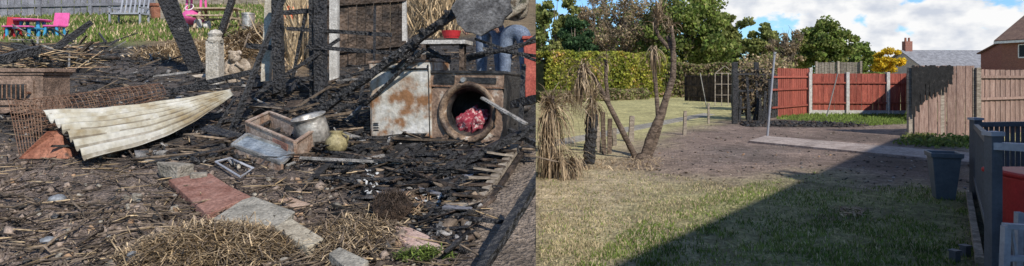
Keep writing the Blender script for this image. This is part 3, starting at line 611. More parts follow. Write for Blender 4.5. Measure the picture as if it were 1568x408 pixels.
C=tocut(Lxy(allp,1400)); C[:,2]+=rng.uniform(.01,.035,len(C)); l=rng.uniform(.06,.38,len(C)); chunks('twigs',C,np.stack([l,rng.uniform(.003,.009,len(C)),rng.uniform(.003,.008,len(C))],1),[twigm,charbrown,straw],.1,[.65,.2,.15])
C=tocut(Lxy([(160,250),(480,290),(700,400),(690,415),(150,415),(60,330)],900)); C[:,2]+=.02; strands('scattered_straw',C,.12,.005,[straw,twigm],.12)
def heap(name,px,py,rx,ry,h,n,l,m,w=.007,wt=None):
    c=L(px,py); a=rng.uniform(0,6.28,n); r=rng.random(n)**.75; x=c.x+np.cos(a)*r*rx; y=c.y+np.sin(a)*r*ry; z=SL*y+h*(1-r**2)*rng.uniform(.3,1,n)+.015; return strands(name,tocut(np.c_[x,y,z]),l,w,m,.3,weights=wt)
heap('dry_grass_heap',320,388,.46,.3,.13,3600,.16,[straw,straw,twigm],.006)
heap('dry_grass_heap',545,365,.28,.3,.05,1000,.18,[straw,twigm],.006); heap('dry_grass_heap',500,385,.3,.15,.04,500,.18,[straw,twigm],.006)
heap('dry_grass_heap',440,65,1.4,2.0,.35,2600,.5,[straw,twigm],.03); heap('dry_grass_heap',350,80,1.6,1.2,.1,2200,.4,[straw],.02)
heap('green_weeds',650,398,.16,.06,.06,240,.08,[grassG]); heap('dry_grass_heap',615,320,.2,.2,.03,250,.15,[straw,chips])
g=Lxy([(-20,5),(480,5),(470,70),(300,62),(100,68),(-20,62)],14000); strands('lawn_grass',g,.10,.03,[grassG,straw],upright=True,weights=[.75,.25])
e=empty('dry_reeds'); g=Lxy([(625,-10),(705,-10),(705,60),(625,60)],900); strands('stems',g,1.6,.03,[straw,leafC],upright=True,parent=e)
g=Lxy([(440,5),(480,5),(480,100),(440,110)],500); strands('dry_tall_grass',g,1.1,.025,[straw],upright=True)
def slab(name,pts,th,m,lift=0,bev=.006):
    bx=B().use(m); bx.prism([L(x,y,th+lift) for x,y in pts],(0,0,-th)); return bx.done(name,bevel=bev)
slab('red_paving_slab',[(258,286),(290,279),(322,276),(352,296),(384,312),(350,326),(318,342),(286,312)],.05,redslab)
slab('grey_paving_slab',[(322,350),(370,318),(388,312),(452,336),(425,362),(380,350)],.05,concrete)
slab('concrete_block',[(420,366),(446,352),(497,385),(470,398)],.07,mat('buff_block',(.27,.23,.17),(.42,.37,.28),9,.95,.4))
slab('concrete_block',[(503,408),(520,398),(565,420),(540,440)],.07,concrete); slab('pink_stone_slab',[(604,352),(628,356),(655,368),(680,388),(660,396),(612,376)],.03,mat('pink_stone',(.34,.22,.18),(.5,.37,.31),9,.9,.3,c3=(.3,.27,.22)))
slab('broken_tile',[(425,310),(445,306),(480,318),(448,322)],.02,mat('clay_tile',(.3,.2,.14),(.42,.3,.22),9,.9,.3))
def rock(name,px,py,w,h,m=stone,jit=.16,lift=.3,cube=True):
    p=L(px,py); k=p.y/1000; bx=B().use(m)
    if cube: 
        bx.box(p+Vector((0,0,h*k*.45)),(w*k,w*k*.7,h*k*.75),(U(-.1,.1),U(-.15,.15),U(-.5,.5)),w*k*.07); return bx.done(name,bevel=.012)
    bx.blob(p+Vector((0,0,h*k*lift)),(w*k/2,w*k*.4,h*k/2),(0,0,U(0,3)),jit); return bx.done(name,True)
rock('brick_rubble',270,275,44,30); rock('brick_rubble',304,281,24,20); rock('brick_rubble',210,310,14,16)
slate=mat('slate_stone',(.13,.14,.15),(.26,.27,.28),8,.8,.2)
for px,py,w,h in [(88,309,32,14),(75,372,30,12),(203,402,22,22),(14,320,8,6),(125,318,9,7),(108,345,7,5),(60,330,7,5),(365,258,12,9),(390,300,9,6),(460,305,10,7),(168,340,6,5),(436,402,18,10)]: rock('grey_stone',px,py,w,h,slate if w>20 else stone,.1,cube=False)
p=L(600,337); bx=B().use(mat('scorched_coir',(.03,.02,.015),(.10,.065,.045),18,.95,1,vor=30)); bx.blob(p+Vector((0,0,.07)),(.12,.115,.10),jit=.12,sub=3); bx.done('scorched_coir_ball')
n=900; a=rng.normal(0,1,(n,3)); a/=np.linalg.norm(a,axis=1)[:,None]; a[:,2]=abs(a[:,2]); strands('coir_fibres',np.array(p+Vector((0,0,.07)))+a*.112,.05,.004,[charbrown],1.)
# corrugated sheet: real folded ridges, grime gathered in the valleys
bx=B(); TL,TR,BL,BR=P(66,174,5.45),P(352,138,6.6),P(133,249,4.98),P(357,146,6.5); nu,nv,nc=60,98,7; vs=[]
e1=(TR-TL).normalized(); e2=(BL-TL).normalized(); nr=e2.cross(e1).normalized(); nr=nr if nr.z>0 else -nr
for i in range(nu+1):
    u=i/nu
    for j in range(nv+1):
        v=j/nv; top=TL.lerp(TR,u)+Vector((0,0,-.04*math.sin(u*3.14))); bot=BL.lerp(BR,u)+Vector((0,0,-.085*math.sin(u*3.14)**1.2))+Vector((.04*math.sin(u*3.1),0,0))
        p=top.lerp(bot,v)+nr*(.030*math.cos(v*nc*2*math.pi)*(1-.75*u)+.012*noise.noise(Vector((u*6,v*3,0)))+.05*math.sin(v*3.14)*(1-u))
        if i<2: p=p+e1*(.02*noise.noise(Vector((v*9,i,0))))
        vs.append(p)
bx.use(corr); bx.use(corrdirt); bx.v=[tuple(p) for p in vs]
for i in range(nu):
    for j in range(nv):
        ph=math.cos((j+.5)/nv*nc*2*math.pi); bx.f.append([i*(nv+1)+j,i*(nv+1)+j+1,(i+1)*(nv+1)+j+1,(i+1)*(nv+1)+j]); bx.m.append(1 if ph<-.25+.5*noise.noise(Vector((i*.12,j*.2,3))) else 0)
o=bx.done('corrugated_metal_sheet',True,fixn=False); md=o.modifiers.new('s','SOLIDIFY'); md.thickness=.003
# wire mesh roll
bx=B().use(rustm); a=P(30,180,5.9); c=P(245,140,6.9); ax=(c-a); ln=ax.length; axn=ax.normalized(); s1=axn.cross(Vector((0,0,1))).normalized(); s2=s1.cross(axn)
for i in range(28):
    t=i/27; rad=.18*(1-.45*t)*(1+.08*math.sin(i*1.3)); cc_=a.lerp(c,t); bx.tube([cc_+s1*math.cos(q)*rad*1.15+s2*math.sin(q)*rad*.85 for q in [k*2*math.pi/18 for k in range(19)]],.0028,4)
for k in range(16):
    q=k*2*math.pi/16; bx.tube([a.lerp(c,t)+s1*math.cos(q)*.18*(1-.45*t)*1.15+s2*math.sin(q)*.18*(1-.45*t)*.85+Vector((U(-.006,.006),0,U(-.006,.006))) for t in [m/12 for m in range(13)]],.0026,4)
for i in range(10): bx.tube([P(12+i*5.5,150+i*1.6,5.5),P(30+i*4,238-i,5.3)],.0028,4)
for j in range(9): bx.tube([P(12+j*2,150+j*10,5.48),P(66+j*1.2,164+j*7.5,5.48)],.0028,4)
bx.done('wire_mesh_roll')
# stove
e=empty('cast_iron_stove'); g0=L(45,172); bx=B().use(mat('rusted_cast_iron',(.14,.095,.07),(.28,.19,.14),7,.75,.5,c3=(.08,.06,.05)))
c=Vector((g0.x,g0.y,g0.z)); w,d,h=.58,.42,.42
bx.box(c+Vector((0,0,h/2)),(w,d,h)); bx.box(c+Vector((0,0,h+.02)),(w*1.14,d*1.15,.04)); bx.box(c+Vector((0,0,h-.015)),(w*1.06,d*1.07,.03)); bx.box(c+Vector((0,0,.02)),(w*1.1,d*1.1,.045))
bx.box(c+Vector((0,-d/2-.012,h*.5)),(w*.72,.025,h*.62)); bx.use(darkmetal); bx.box(c+Vector((0,-d/2-.028,h*.52)),(w*.5,.012,h*.38))
bx.use(rustm)
for i in range(7): bx.beam(c+Vector((-w*.24+i*w*.08,-d/2-.04,h*.35)),c+Vector((-w*.24+i*w*.08,-d/2-.04,h*.7)),.012)
bx.tube([c+Vector((w*.32,-d/2-.03,h*.5)),c+Vector((w*.32,-d/2-.08,h*.5))],.015,8)
for sx in(-1,1): bx.beam(c+Vector((sx*w*.42,-d*.4,-.1)),c+Vector((sx*w*.42,-d*.4,.02)),.06)
bx.done('body',parent=e,bevel=.006)
bx=B().use(terra); p=L(72,242)
bx.add([p+Vector(q) for q in((-.2,-.05,.0),(.2,-.05,-.0),(.2,.12,.0),(-.2,.12,.0),(.0,-.0,.22),(.06,.07,.22))],[(0,1,5,4),(1,2,5),(2,3,4,5),(3,0,4)]); bx.done('terracotta_chimney_cap',bevel=.01)
def cb(x1,y1,Y1,x2,y2,Y2,wp,seg=12,jit=.09,tp=1,m=None,hp=None):
    if m: bx.use(m)
    k=(Y1+Y2)/2000; bx.beam(P(x1,y1,Y1),P(x2,y2,Y2),wp*k,(hp or wp)*k,seg=seg,jit=jit,taper=tp)
def nb(name,*beams,clip=0):
    global bx
    bx=B().use(char)
    for q in beams:
        bx.use(char); cb(*q[:7],**(q[7] if len(q)>7 else {}))
    return bx.done(name,clip=clip)
nb('charred_post',(302,110,9.4,240,-40,9.2,21,dict(tp=1.25,jit=.05)))
nb('charred_post',(336,58,12,362,-20,12,8)); nb('charred_pole',(352,208,6.1,444,-30,6.6,7,dict(seg=16,jit=.15)),(330,200,6.2,360,150,6.4,4))
nb('charred_post',(428,150,7.6,424,-20,7.6,14,dict(seg=16,jit=.1))); 
bx=B().use(mat('white_post_paint',(.3,.26,.2),(.5,.46,.38),7,.9,.3,c3=(.1,.08,.06))); bx.beam(L(407,140),P(415,-20,8.0),.1,.09,seg=8,jit=.04); bx.done('painted_timber_post')
nb('charred_stud_frame',(492,165,7.2,490,-20,7.3,16,dict(seg=16,jit=.12)),(478,150,7.3,476,-10,7.3,6),(446,130,7.4,468,20,7.4,4),(440,44,7.3,600,54,7.3,6),(470,72,7.2,690,88,7.0,6),(390,130,7.2,480,120,7.2,7),(572,175,6.8,574,10,7.2,4),(520,120,7.3,600,100,7.3,5),(385,150,6.8,520,60,7.3,5),(378,70,7.8,430,75,7.8,8),(545,190,6.5,560,110,6.8,4),(435,20,7.4,500,15,7.4,7))
nb('charred_roof_beam',(462,192,6.0,712,8,5.4,11,dict(seg=24,jit=.12)),(470,182,6.1,700,22,5.6,6,dict(seg=20,jit=.15)),(560,160,5.9,650,75,5.6,4))
bx=B().use(char)
for t in [i/22 for i in range(22)]:
    p=P(462,192,6.0).lerp(P(712,8,5.4),t); bx.box(p+Vector((U(-.02,.02),-.03,U(-.03,.03))),(U(.04,.07),.03,U(.03,.06)),(U(-1,1),U(-1,1),U(-1,1)),.01)
bx.done('char_flakes')
bx=B().use(mat('burnt_sheet_board',(.05,.05,.053),(.17,.17,.175),6,.8,.8,c3=(.26,.26,.26)))
pts=[(690,12),(696,4),(700,-6),(725,-12),(745,-15),(783,-8),(780,4),(784,18),(772,28),(768,40),(752,46),(735,56),(722,51),(712,50),(706,42),(700,38),(697,26)]
bx.prism([P(x,y,5.3+(x-690)*.003) for x,y in pts],(0.01,.04,.0)); bx.done('burnt_sheet_board',bevel=.006)
def vfence(name,p1,p2,h,m,bw,posts=(),pm=None,jag=.02,rails=(.4,1.2),holes=0,pw=.1):
    b2=B(); d=p2-p1; k=int(Vector((d.x,d.y,0)).length/bw)
    for i in range(k):
        if random.random()<holes: continue
        p=p1.lerp(p2,(i+.5)/k); hh=h+U(-jag,jag); b2.use(m); b2.box(p+Vector((0,.01*(i%2),hh/2)),(bw*.93,.02,hh),(0,U(-.012,.012),math.atan2(d.y,d.x)))
    for r in rails: b2.use(m); b2.beam(p1+Vector((0,-.04,r)),p2+Vector((0,-.04,r)),.04,.08)
    for t in posts: b2.use(pm or m); p=p1.lerp(p2,t); b2.beam(p,p+Vector((0,-.03,h+.1)),pw)
    return b2.done(name)
vfence('grey_picket_fence',L(-20,27),L(238,21),1.3,bluegrey,.16,(0,.3,.6,.98),bluegrey,rails=(.3,.9)); 
vfence('distant_fence',L(225,8),L(500,6),1.2,woodgrey,.2,(0,.5,1),woodgrey)
vfence('scorched_fence_panel',L(478,108)+Vector((0,0,-.05)),L(622,96),1.9,charbrown,.13,(),rails=(.3,1.,1.6),holes=.04)
bx=B().use(concpost); bx.beam(L(512,124),L(512,124,2.1),.11,.1,seg=4,jit=.02); bx.done('concrete_fence_post')
bx=B().use(concpost); bx.beam(L(620,96),L(615,96,2.1),.09,.09,seg=4,jit=.02); bx.done('concrete_fence_post')
# statue and stone post
bx=B().use(mat('stone_post',(.3,.27,.22),(.48,.44,.38),7,.95,.5,c3=(.2,.17,.14))); p=L(330,136); k=p.y/1000
bx.beam(p,p+Vector((-.01,0,72*k)),20*k,18*k,seg=8,jit=.06); bx.lathe(p+Vector((0,0,70*k)),[(11*k,0),(12*k,4*k),(9*k,9*k),(11*k,14*k),(7*k,19*k),(0,21*k)],12,jit=.06); bx.done('stone_gate_post')
e=empty('cherub_statue'); p=L(361,130); k=p.y/1000; bx=B().use(mat('statue_stone',(.24,.19,.14),(.46,.38,.3),9,.95,.5,c3=(.14,.11,.08)))
Z=lambda x,y,z:p+Vector((x*k,y*k,z*k))
bx.blob(Z(0,0,6),(17*k,13*k,8*k),jit=.1); bx.blob(Z(0,0,22),(11*k,9*k,13*k),jit=.06); bx.blob(Z(-1,-2,42),(9*k,9*k,9.5*k),jit=.05)
bx.tube([Z(-9,0,30),Z(-14,-4,20),Z(-6,-9,14)],[4*k,3.4*k,2.6*k],8); bx.tube([Z(9,0,30),Z(13,-5,24),Z(4,-10,34)],[4*k,3.4*k,2.6*k],8)
bx.tube([Z(-6,-2,12),Z(-10,-12,14),Z(-8,-13,0)],[5*k,4*k,3*k],8); bx.tube([Z(6,-2,12),Z(9,-12,13),Z(8,-13,0)],[5*k,4*k,3*k],8)
bx.blob(Z(-12,5,30),(8*k,2*k,12*k),(0,.5,0),.1); bx.blob(Z(12,5,30),(8*k,2*k,12*k),(0,-.5,0),.1)
for dx in(-4,3): bx.blob(Z(dx-.5,-10,43),(1.2*k,1*k,1.2*k),jit=0)
bx.blob(Z(-1,-11,40),(1.5*k,2*k,2*k),jit=0); 
for i in range(9): bx.blob(Z(math.cos(i*.7)*7-1,math.sin(i*.7)*5,48+U(-1,2)),(3.5*k,3.5*k,3*k),jit=.1)
bx.done('figure',True,parent=e)
# ------------------------------------------------------------------ washing machine
e=empty('burnt_washing_machine'); o_=L(657,216); o_.z-=.02; yaw=math.radians(-17); w,h,d=.68,.63,.56
e.location=o_; e.rotation_euler=(math.radians(-1),math.radians(1.5),yaw)
bx=B().use(rustpanel); cx,cz,r=.36,.29,.235; n=40; vs=[]
for i in range(n):
    t=2*math.pi*i/n; c_,s_=math.cos(t),math.sin(t); k=min((( (w-cx) if c_>0 else cx)/abs(c_)) if abs(c_)>1e-6 else 9, (((h-.12-cz) if s_>0 else cz)/abs(s_)) if abs(s_)>1e-6 else 9)
    k=max(k,r+.002)
    vs+=[(cx+c_*r,0,cz+s_*r),(cx+c_*k,0,cz+s_*k)]
bx.add(vs,[(2*i,2*i+1,(2*i+3)%(2*n),(2*i+2)%(2*n)) for i in range(n)])
bx.add([(0,0,0),(0,d,0),(0,d,h),(0,0,h)],[(0,1,2,3)])
bx.use(darkmetal); bx.add([(w,0,0),(w,d,0),(w,d,h),(w,0,h)],[(0,1,2,3)]); bx.add([(0,d,0),(w,d,0),(w,d,h),(0,d,h)],[(0,1,2,3)])
bx.box((w/2,d/2-.01,h+.012),(w*1.03,d*1.06,.025),jit=.008); bx.use(rustpanel); bx.box((w/2,.005,h-.06),(w,.03,.118)); bx.use(darkmetal); bx.box((w*.2,-.015,h-.06),(w*.28,.02,.07)); bx.box((w*.68,-.013,h-.06),(w*.45,.012,.05))
bx.use(alu); bx.lathe((w*.47,-.02,h-.06),[(.025,0),(.022,.03),(0,.03)],16,(math.pi/2,0,0))
for z in(.02,h-.12): bx.use(rustm); bx.box((w/2,-.006,z),(w,.014,.012))
bx.done('cabinet',parent=e,fixn=False)
ringm=mat('scorched_door_ring',(.06,.04,.03),(.3,.21,.14),9,.5,.3,c3=(.5,.46,.4),lo=.4,hi=.6)
bx=B().use(ringm); bx.lathe((cx,0,cz),[(.238,.0),(.26,.0),(.268,.025),(.255,.04),(.232,.035),(.215,.01),(.21,-.02)],44,(math.pi/2,0,0)); bx.done('door_ring',True,parent=e)
bx=B().use(darkmetal); bx.lathe((cx,0,cz),[(.21,-.02),(.18,-.06),(.19,-.08),(.235,-.12),(.235,-.4),(0,-.42)],40,(math.pi/2,0,0)); bx.done('drum',True,parent=e)
bx=B().use(laundry)
for x,y,z,s_ in [(cx-.03,.10,cz-.09,.10),(cx+.06,.10,cz-.09,.09),(cx,.12,cz-.05,.09),(cx-.08,.1,cz-.09,.07),(cx+.1,.12,cz-.06,.07)]: bx.blob((x,y,z),(s_*1.1,s_*.8,s_*.75),(U(0,3),U(0,3),0),.3,3)
bx.done('laundry',True,parent=e)
bx=B().use(darkmetal); bx.tube([(cx+.26,-.02,cz+.06),(cx+.3,-.09,cz+.05),(cx+.36,-.12,cz)],[.014]*3,8); bx.done('door_hinge',parent=e)
e=empty('burnt_tumble_dryer'); e.location=L(568,211)+Vector((0,0,-.03)); e.rotation_euler=(math.radians(1),math.radians(-1),math.radians(-13)); w,d,h=.58,.55,.70
bx=B().use(rustwhite); bx.box((w/2,d/2,h/2),(w,d,h)); bx.use(rustpanel); bx.box((w/2,d/2,h+.012),(w*1.03,d*1.03,.022)); bx.use(rustwhite); bx.box((w*.5,-.006,h*.47),(w*.94,.014,h*.82)); bx.use(darkmetal)
bx.box((.06,-.016,.16),(.05,.01,.012)); 
for i in range(3): bx.box((.06+.0*i,-.017,.1+i*.022),(.055,.01,.01))
bx.box((w*.97,-.004,h*.5),(.012,.016,h*.94)); bx.box((w*.5,-.008,h*.915),(w*.95,.018,.016)); bx.use(alu); bx.box((w*.3,-.016,h*.955),(w*.4,.01,.025)); bx.done('cabinet',parent=e,bevel=.008)
e=empty('scorched_worktop'); p=P(680,66,7.0); bx=B().use(concpost); bx.box(p+Vector((0.0,0,0)),(.55,.4,.04),(0,0,-.15)); bx.use(charbrown)
for dx,dy in((-.2,-.15),(.2,-.15),(-.2,.15),(.2,.15)): bx.beam(p+Vector((dx,dy,-.02)),p+Vector((dx,dy,-.75)),.05)
bx.done('top',parent=e)
bx=B().use(redp); p=P(691,56,6.95); bx.lathe(p+Vector((0,0,-.02)),[(0,0),(.08,0),(.1,.08),(.105,.08),(.09,.02)],18); bx.done('red_bowl')
p=P(814,100,6.9); bx=B().use(mat('faded_red_plastic',(.28,.06,.045),(.42,.11,.08),7,.8,.2)); bx.prism([p+Vector((x,y,.26)) for x,y in((-.09,-.16),(.2,-.16),(.2,.16),(-.07,.16))],(0.02,0,-.6)); bx.box(p+Vector((.05,0,.28)),(.31,.36,.035)); bx.done('red_storage_bin',clip=1,bevel=.01)
nb('charred_boards',(786,160,5.5,830,150,5.2,12),(738,150,5.25,806,190,5.0,8,dict(m=ashgrey,hp=3)),(715,92,5.9,830,60,5.8,6),(600,112,5.8,640,70,5.8,5),(740,75,5.6,835,88,5.4,5),(796,215,5.2,802,100,5.6,7),(728,60,5.7,830,96,5.3,4),(780,200,5.3,830,225,5.0,8),clip=1)
bx=B().use(char); bx.tube([P(716,86,5.8),P(735,82,5.6),(P(770,78,5.5)),P(800,70,5.5),P(822,55,5.5)],[.016]*5,7); bx.done('melted_hose',clip=1)
nb('scorched_board',(626,80,5.9,672,82,5.9,14,dict(m=ashgrey,hp=6)),(655,75,5.8,690,96,5.8,6))
nb('charred_wall_plate',(700,358,3.95,790,226,5.3,12,dict(m=woodgrey,jit=.1)),(712,366,3.9,800,234,5.2,7,dict(m=charbrown)),clip=1)
bx=B()
for i in range(13):
    t=i/13; p=P(706,352,4.0).lerp(P(795,228,5.25),t); bx.use(random.choice([woodgrey,charbrown,char])); bx.beam(p+Vector((0,0,.02)),p+Vector((-.2,-.1,.05+U(-.03,.02))),.045,.015,seg=3,jit=.1)
bx.done('burnt_lath_strips',clip=1)
nb('charred_rafter',(736,415,3.1,832,262,3.8,14,dict(seg=18,jit=.12)),clip=1)
nb('charred_rafter',(492,312,4.35,606,412,3.5,8,dict(seg=14)),(560,298,4.6,760,245,4.9,5),(600,300,4.6,700,235,5.2,6),(640,280,4.8,830,190,5.2,12,dict(seg=18)),clip=1)
bx=B()
for i in range(22):
    x0=475+i*11; bx.use(random.choice([char,ashm,ashm,charbrown])); a=L(x0+U(-6,6),268+U(-20,15)+i*1.2,.015+U(0,.02)); c=L(x0+70+U(-20,20),205+U(-10,20),.015+U(0,.02)); bx.beam(a,c,U(.04,.08),.014,seg=8,jit=.15)
for i in range(9):
    a=L(U(470,640),U(210,290),U(.03,.06)); bx.use(char); bx.beam(a,a+Vector((U(.3,.6),U(-.15,.1),U(-.02,.05))),U(.03,.06),.016,seg=6,jit=.15)
bx.done('charred_floor_boards',clip=1)
bx=B()
for i in range(22):
    p=L(U(570,720),U(240,335),U(.02,.05)); bx.use(random.choice([darkmetal,char,ashm,bluegrey])); bx.box(p,(U(.08,.26),U(.04,.09),.01),(U(-.2,.2),U(-.2,.2),U(-.9,.3)),.01)
bx.done('burnt_roofing_felt',clip=1)
bx=B().use(mat('white_ash',(.35,.35,.34),(.6,.6,.58),20,.95,.5))
for i in range(34):
    p=L(random.gauss(568,6),random.gauss(285,17),.05) if i<24 else L(random.gauss(650,20),random.gauss(312,9),.04); bx.box(p,(U(.01,.045),U(.008,.02),.004),(U(-.6,.6),U(-.6,.6),U(0,3)),.004)
bx.done('ash_flakes')
# pot, jug
e=empty('metal_cooking_pot'); p=L(484,224,.02); bx=B().use(potm); bx.lathe(p+Vector((0,0,.0)),[(0,0),(.10,0),(.13,.02),(.14,.1),(.135,.2),(.125,.23),(.148,.245),(.15,.252),(.12,.24),(.12,.1),(.1,.02),(0,.015)],28,(.18,-.22,0)); bx.tube([p+Vector((-.12,-.02,.2)),p+Vector((-.2,-.04,.16)),p+Vector((-.12,-.05,.12))],.008,6); bx.tube([p+Vector((.16,-.02,.14)),p+Vector((.2,-.04,.09)),p+Vector((.14,-.05,.06))],.008,6); bx.done('pot',True,parent=e)
e=empty('ceramic_jug'); p=L(515,238,.02); bx=B().use(clay); bx.lathe(p,[(0,0),(.055,0),(.085,.03),(.095,.07),(.085,.11),(.05,.14),(.045,.165),(.058,.18),(.045,.178),(.035,.15)],22); bx.tube([p+Vector((.05,0,.16)),p+Vector((.1,-.01,.14)),p+Vector((.085,0,.07))],.01,6); bx.done('jug',True,parent=e)
e=empty('scorched_drawer'); m_=mat('scorched_tin',(.24,.14,.09),(.44,.35,.28),6,.6,.3,c3=(.14,.1,.08)); bx=B().use(m_)
A,Bq,Cq,D=[L(*q) for q in((378,215),(452,250),(482,228),(412,198))]; up=Vector((0,0,.16))
for a,c in((A,Bq),(Bq,Cq),(Cq,D),(D,A)): bx.beam(a+up/2,c+up/2,.018,.16); bx.beam(a+up+Vector((0,0,.006)),c+up+Vector((0,0,.006)),.035,.012)
bx.use(darkmetal); bx.prism([q+Vector((0,0,.03)) for q in(A,Bq,Cq,D)],(0,0,-.02)); bx.use(redslab); bx.prism([A.lerp(Bq,t)+Vector((-.012,-.012,z)) for t,z in((.62,.13),(.9,.13),(.9,.04),(.62,.04))],(-.006,-.006,0)); bx.done('drawer_box',parent=e)
e=empty('glass_oven_door'); bx=B().use(alu); Q=[P(*q) for q in((356,222,5.42),(378,206,5.58),(452,232,5.2),(432,250,4.95))]
for a,c in zip(Q,Q[1:]+Q[:1]): bx.beam(a,c,.03,.02)
bx.use(mat('sooty_glass',(.1,.12,.14),(.26,.29,.31),8,.15,.1)); bx.prism(Q,(0,0,-.008)); bx.use(m_); bx.beam(Q[0]-Vector((0,0,.04)),Q[3]-Vector((0,0,.04)),.02,.06); bx.done('door_panel',parent=e)
bx=B().use(lightgrey); q=[L(*z,.05) for z in((330,258),(352,252),(388,268),(368,282),(330,258))]
bx.tube(q,.008,6); bx.tube([L(352,252,.05),L(368,270,.1),L(386,268,.05)],.007,6); bx.done('aluminium_bracket_frame')
nb('charred_beam',(388,110,7.3,262,140,7.6,7),(262,140,6.8,370,128,6.9,6)); 
bx=B()
for i in range(18):
    p=L(U(240,480),U(125,215),U(.02,.08)); bx.use(random.choice([darkmetal,char,ashm,charbrown,woodgrey])); bx.box(p,(U(.1,.4),U(.04,.14),.01),(U(-.4,.4),U(-.4,.4),U(0,3)),.015)
bx.done('scorched_sheet_scraps')
for x0,x1,y0,y1,n,hh_ in ((0,170,66,118,60,.3),(170,260,75,125,16,.1),(400,560,130,200,34,.15),(560,800,215,260,16,.08)):
    bx=B()
    for i in range(n):
        p=L(U(x0,x1),U(y0,y1),U(.02,hh_*.6)); a=U(0,6.28); l=U(.2,.8); bx.use(random.choice([char,char,charbrown,twigm,ashgrey])); bx.beam(p,p+Vector((math.cos(a)*l,math.sin(a)*l*.6,U(-.02,hh_)+SL*math.sin(a)*l*.6)),U(.012,.04),U(.01,.03),seg=6,jit=.18)
    bx.done('charred_timber_heap',clip=1)
nb('charred_log',(84,76,9.5,140,34,9.8,10,dict(seg=8,tp=.8))); nb('charred_log',(0,92,8.5,60,76,9,12),(20,70,10,110,88,9.4,7))
p=L(160,94); bx=B().use(darkmetal); bx.tube([p+Vector((.18*math.cos(a*.35),.18*math.sin(a*.35),.06)) for a in range(19)],.05,8); bx.done('burnt_tyre',True)
C=np.array([tuple(L(U(0,150),U(92,118),U(.05,.3))) for _ in range(150)]); chunks('kindling_sticks',C,np.stack([rng.uniform(.15,.5,150),rng.uniform(.006,.018,150),rng.uniform(.006,.012,150)],1),[twigm,chips,straw],.2)
bx=B().use(twigm)
for x1,y1,x2,y2 in [(0,330,70,318),(60,395,175,322),(10,290,40,272),(0,352,90,330),(230,318,250,352),(80,320,165,325),(100,300,130,345),(170,225,235,265),(20,390,120,398),(250,235,330,245),(0,305,60,320),(110,255,60,250)]:
    a=L(x1,y1,.03);c=L(x2,y2,.03); pts=[a.lerp(c,t)+Vector((U(-.02,.02),U(-.02,.02),U(0,.03))) for t in (0,.2,.4,.6,.8,1)]; bx.tube(pts,[.008,.008,.007,.006,.005,.003],5)
bx.done('fallen_branches')
# ------------------------------------------------------------------ toys and garden furniture at the back
e=empty('kids_picnic_table'); p=L(50,58); bx=B().use(pink)
bx.lathe(p+Vector((0,0,.42)),[(0,0),(.38,0),(.42,.02),(.42,.05),(0,.06)],20); bx.use(blue)
for dx in(-.26,.26):
    bx.beam(p+Vector((dx,-.15,0)),p+Vector((dx*.8,-.1,.42)),.07); bx.beam(p+Vector((dx,.2,0)),p+Vector((dx*.8,.1,.42)),.07)
bx.use(pink); bx.box(p+Vector((0,-.5,.25)),(.7,.2,.04)); bx.box(p+Vector((0,.5,.27)),(.7,.2,.04)); bx.use(blue)
for dx in(-.28,.28): bx.beam(p+Vector((dx,-.5,0)),p+Vector((dx,-.5,.25)),.06); bx.beam(p+Vector((dx,.5,0)),p+Vector((dx,.5,.25)),.06); bx.beam(p+Vector((dx,-.5,.22)),p+Vector((dx,.5,.22)),.05)
bx.scale(p,.8).done('table_and_seats',parent=e,bevel=.012)
p=L(84,57); bx=B().use(pink); bx.box(p+Vector((0,0,.3)),(.42,.4,.05)); bx.box(p+Vector((.05,.2,.5)),(.42,.05,.4),(-.2,0,0)); bx.use(blue); [bx.beam(p+Vector((a,b_,0)),p+Vector((a*.8,b_*.8,.3)),.06) for a in(-.18,.18) for b_ in(-.17,.17)]; bx.scale(p,.75).done('kids_chair',bevel=.012)
p=L(20,60); bx=B().use(redp); bx.box(p+Vector((0,0,.3)),(.35,.35,.05)); bx.box(p+Vector((-.1,.15,.5)),(.35,.05,.4),(-.2,0,.3)); [bx.beam(p+Vector((a,b_,0)),p+Vector((a*.8,b_*.8,.3)),.05) for a in(-.16,.16) for b_ in(-.15,.15)]; bx.scale(p,.65).done('kids_chair')
p=L(198,38); bx=B().use(lightgrey)
bx.box(p+Vector((0,0,.35)),(1.1,.55,.05)); bx.box(p+Vector((-.5,0,.55)),(.05,.55,.05)); bx.box(p+Vector((.5,0,.55)),(.05,.55,.05))
[bx.beam(p+Vector((a,b_,0)),p+Vector((a,b_,.55)),.05) for a in(-.5,.5) for b_ in(-.25,.25)]; [bx.beam(p+Vector((-.45+i*.15,.26,.4)),p+Vector((-.45+i*.15,.4,.9)),.05,.02) for i in range(7)]; bx.beam(p+Vector((-.5,.4,.9)),p+Vector((.5,.4,.9)),.04); bx.scale(p,.75).done('garden_bench')
p=L(335,46); bx=B().use(mat('pale_pine',(.35,.27,.18),(.5,.4,.28),5,.8,.2)); 
for i in range(4): bx.box(p+Vector((0,-.24+i*.16,.6)),(1.2,.14,.035))
for s_ in(-1,1): bx.box(p+Vector((0,s_*.6,.36)),(1.2,.2,.035))
for dx in(-.45,.45): bx.beam(p+Vector((dx,-.55,0)),p+Vector((dx,-.12,.58)),.06); bx.beam(p+Vector((dx,.55,0)),p+Vector((dx,.12,.58)),.06); bx.beam(p+Vector((dx,-.68,.33)),p+Vector((dx,.68,.33)),.05)
bx.scale(p,.8).done('picnic_bench')
p=L(296,46); bx=B().use(pink); bx.blob(p+Vector((0,0,.32)),(.24,.4,.2),jit=.02,sub=3); bx.beam(p+Vector((-.18,0,.45)),p+Vector((-.18,.05,.85)),.05); bx.beam(p+Vector((.18,0,.45)),p+Vector((.18,.05,.85)),.05); bx.box(p+Vector((0,.05,.88)),(.45,.5,.07)); bx.beam(p+Vector((-.2,.3,.35)),p+Vector((-.18,.28,.85)),.05);bx.beam(p+Vector((.2,.3,.35)),p+Vector((.18,.28,.85)),.05); bx.use(white)
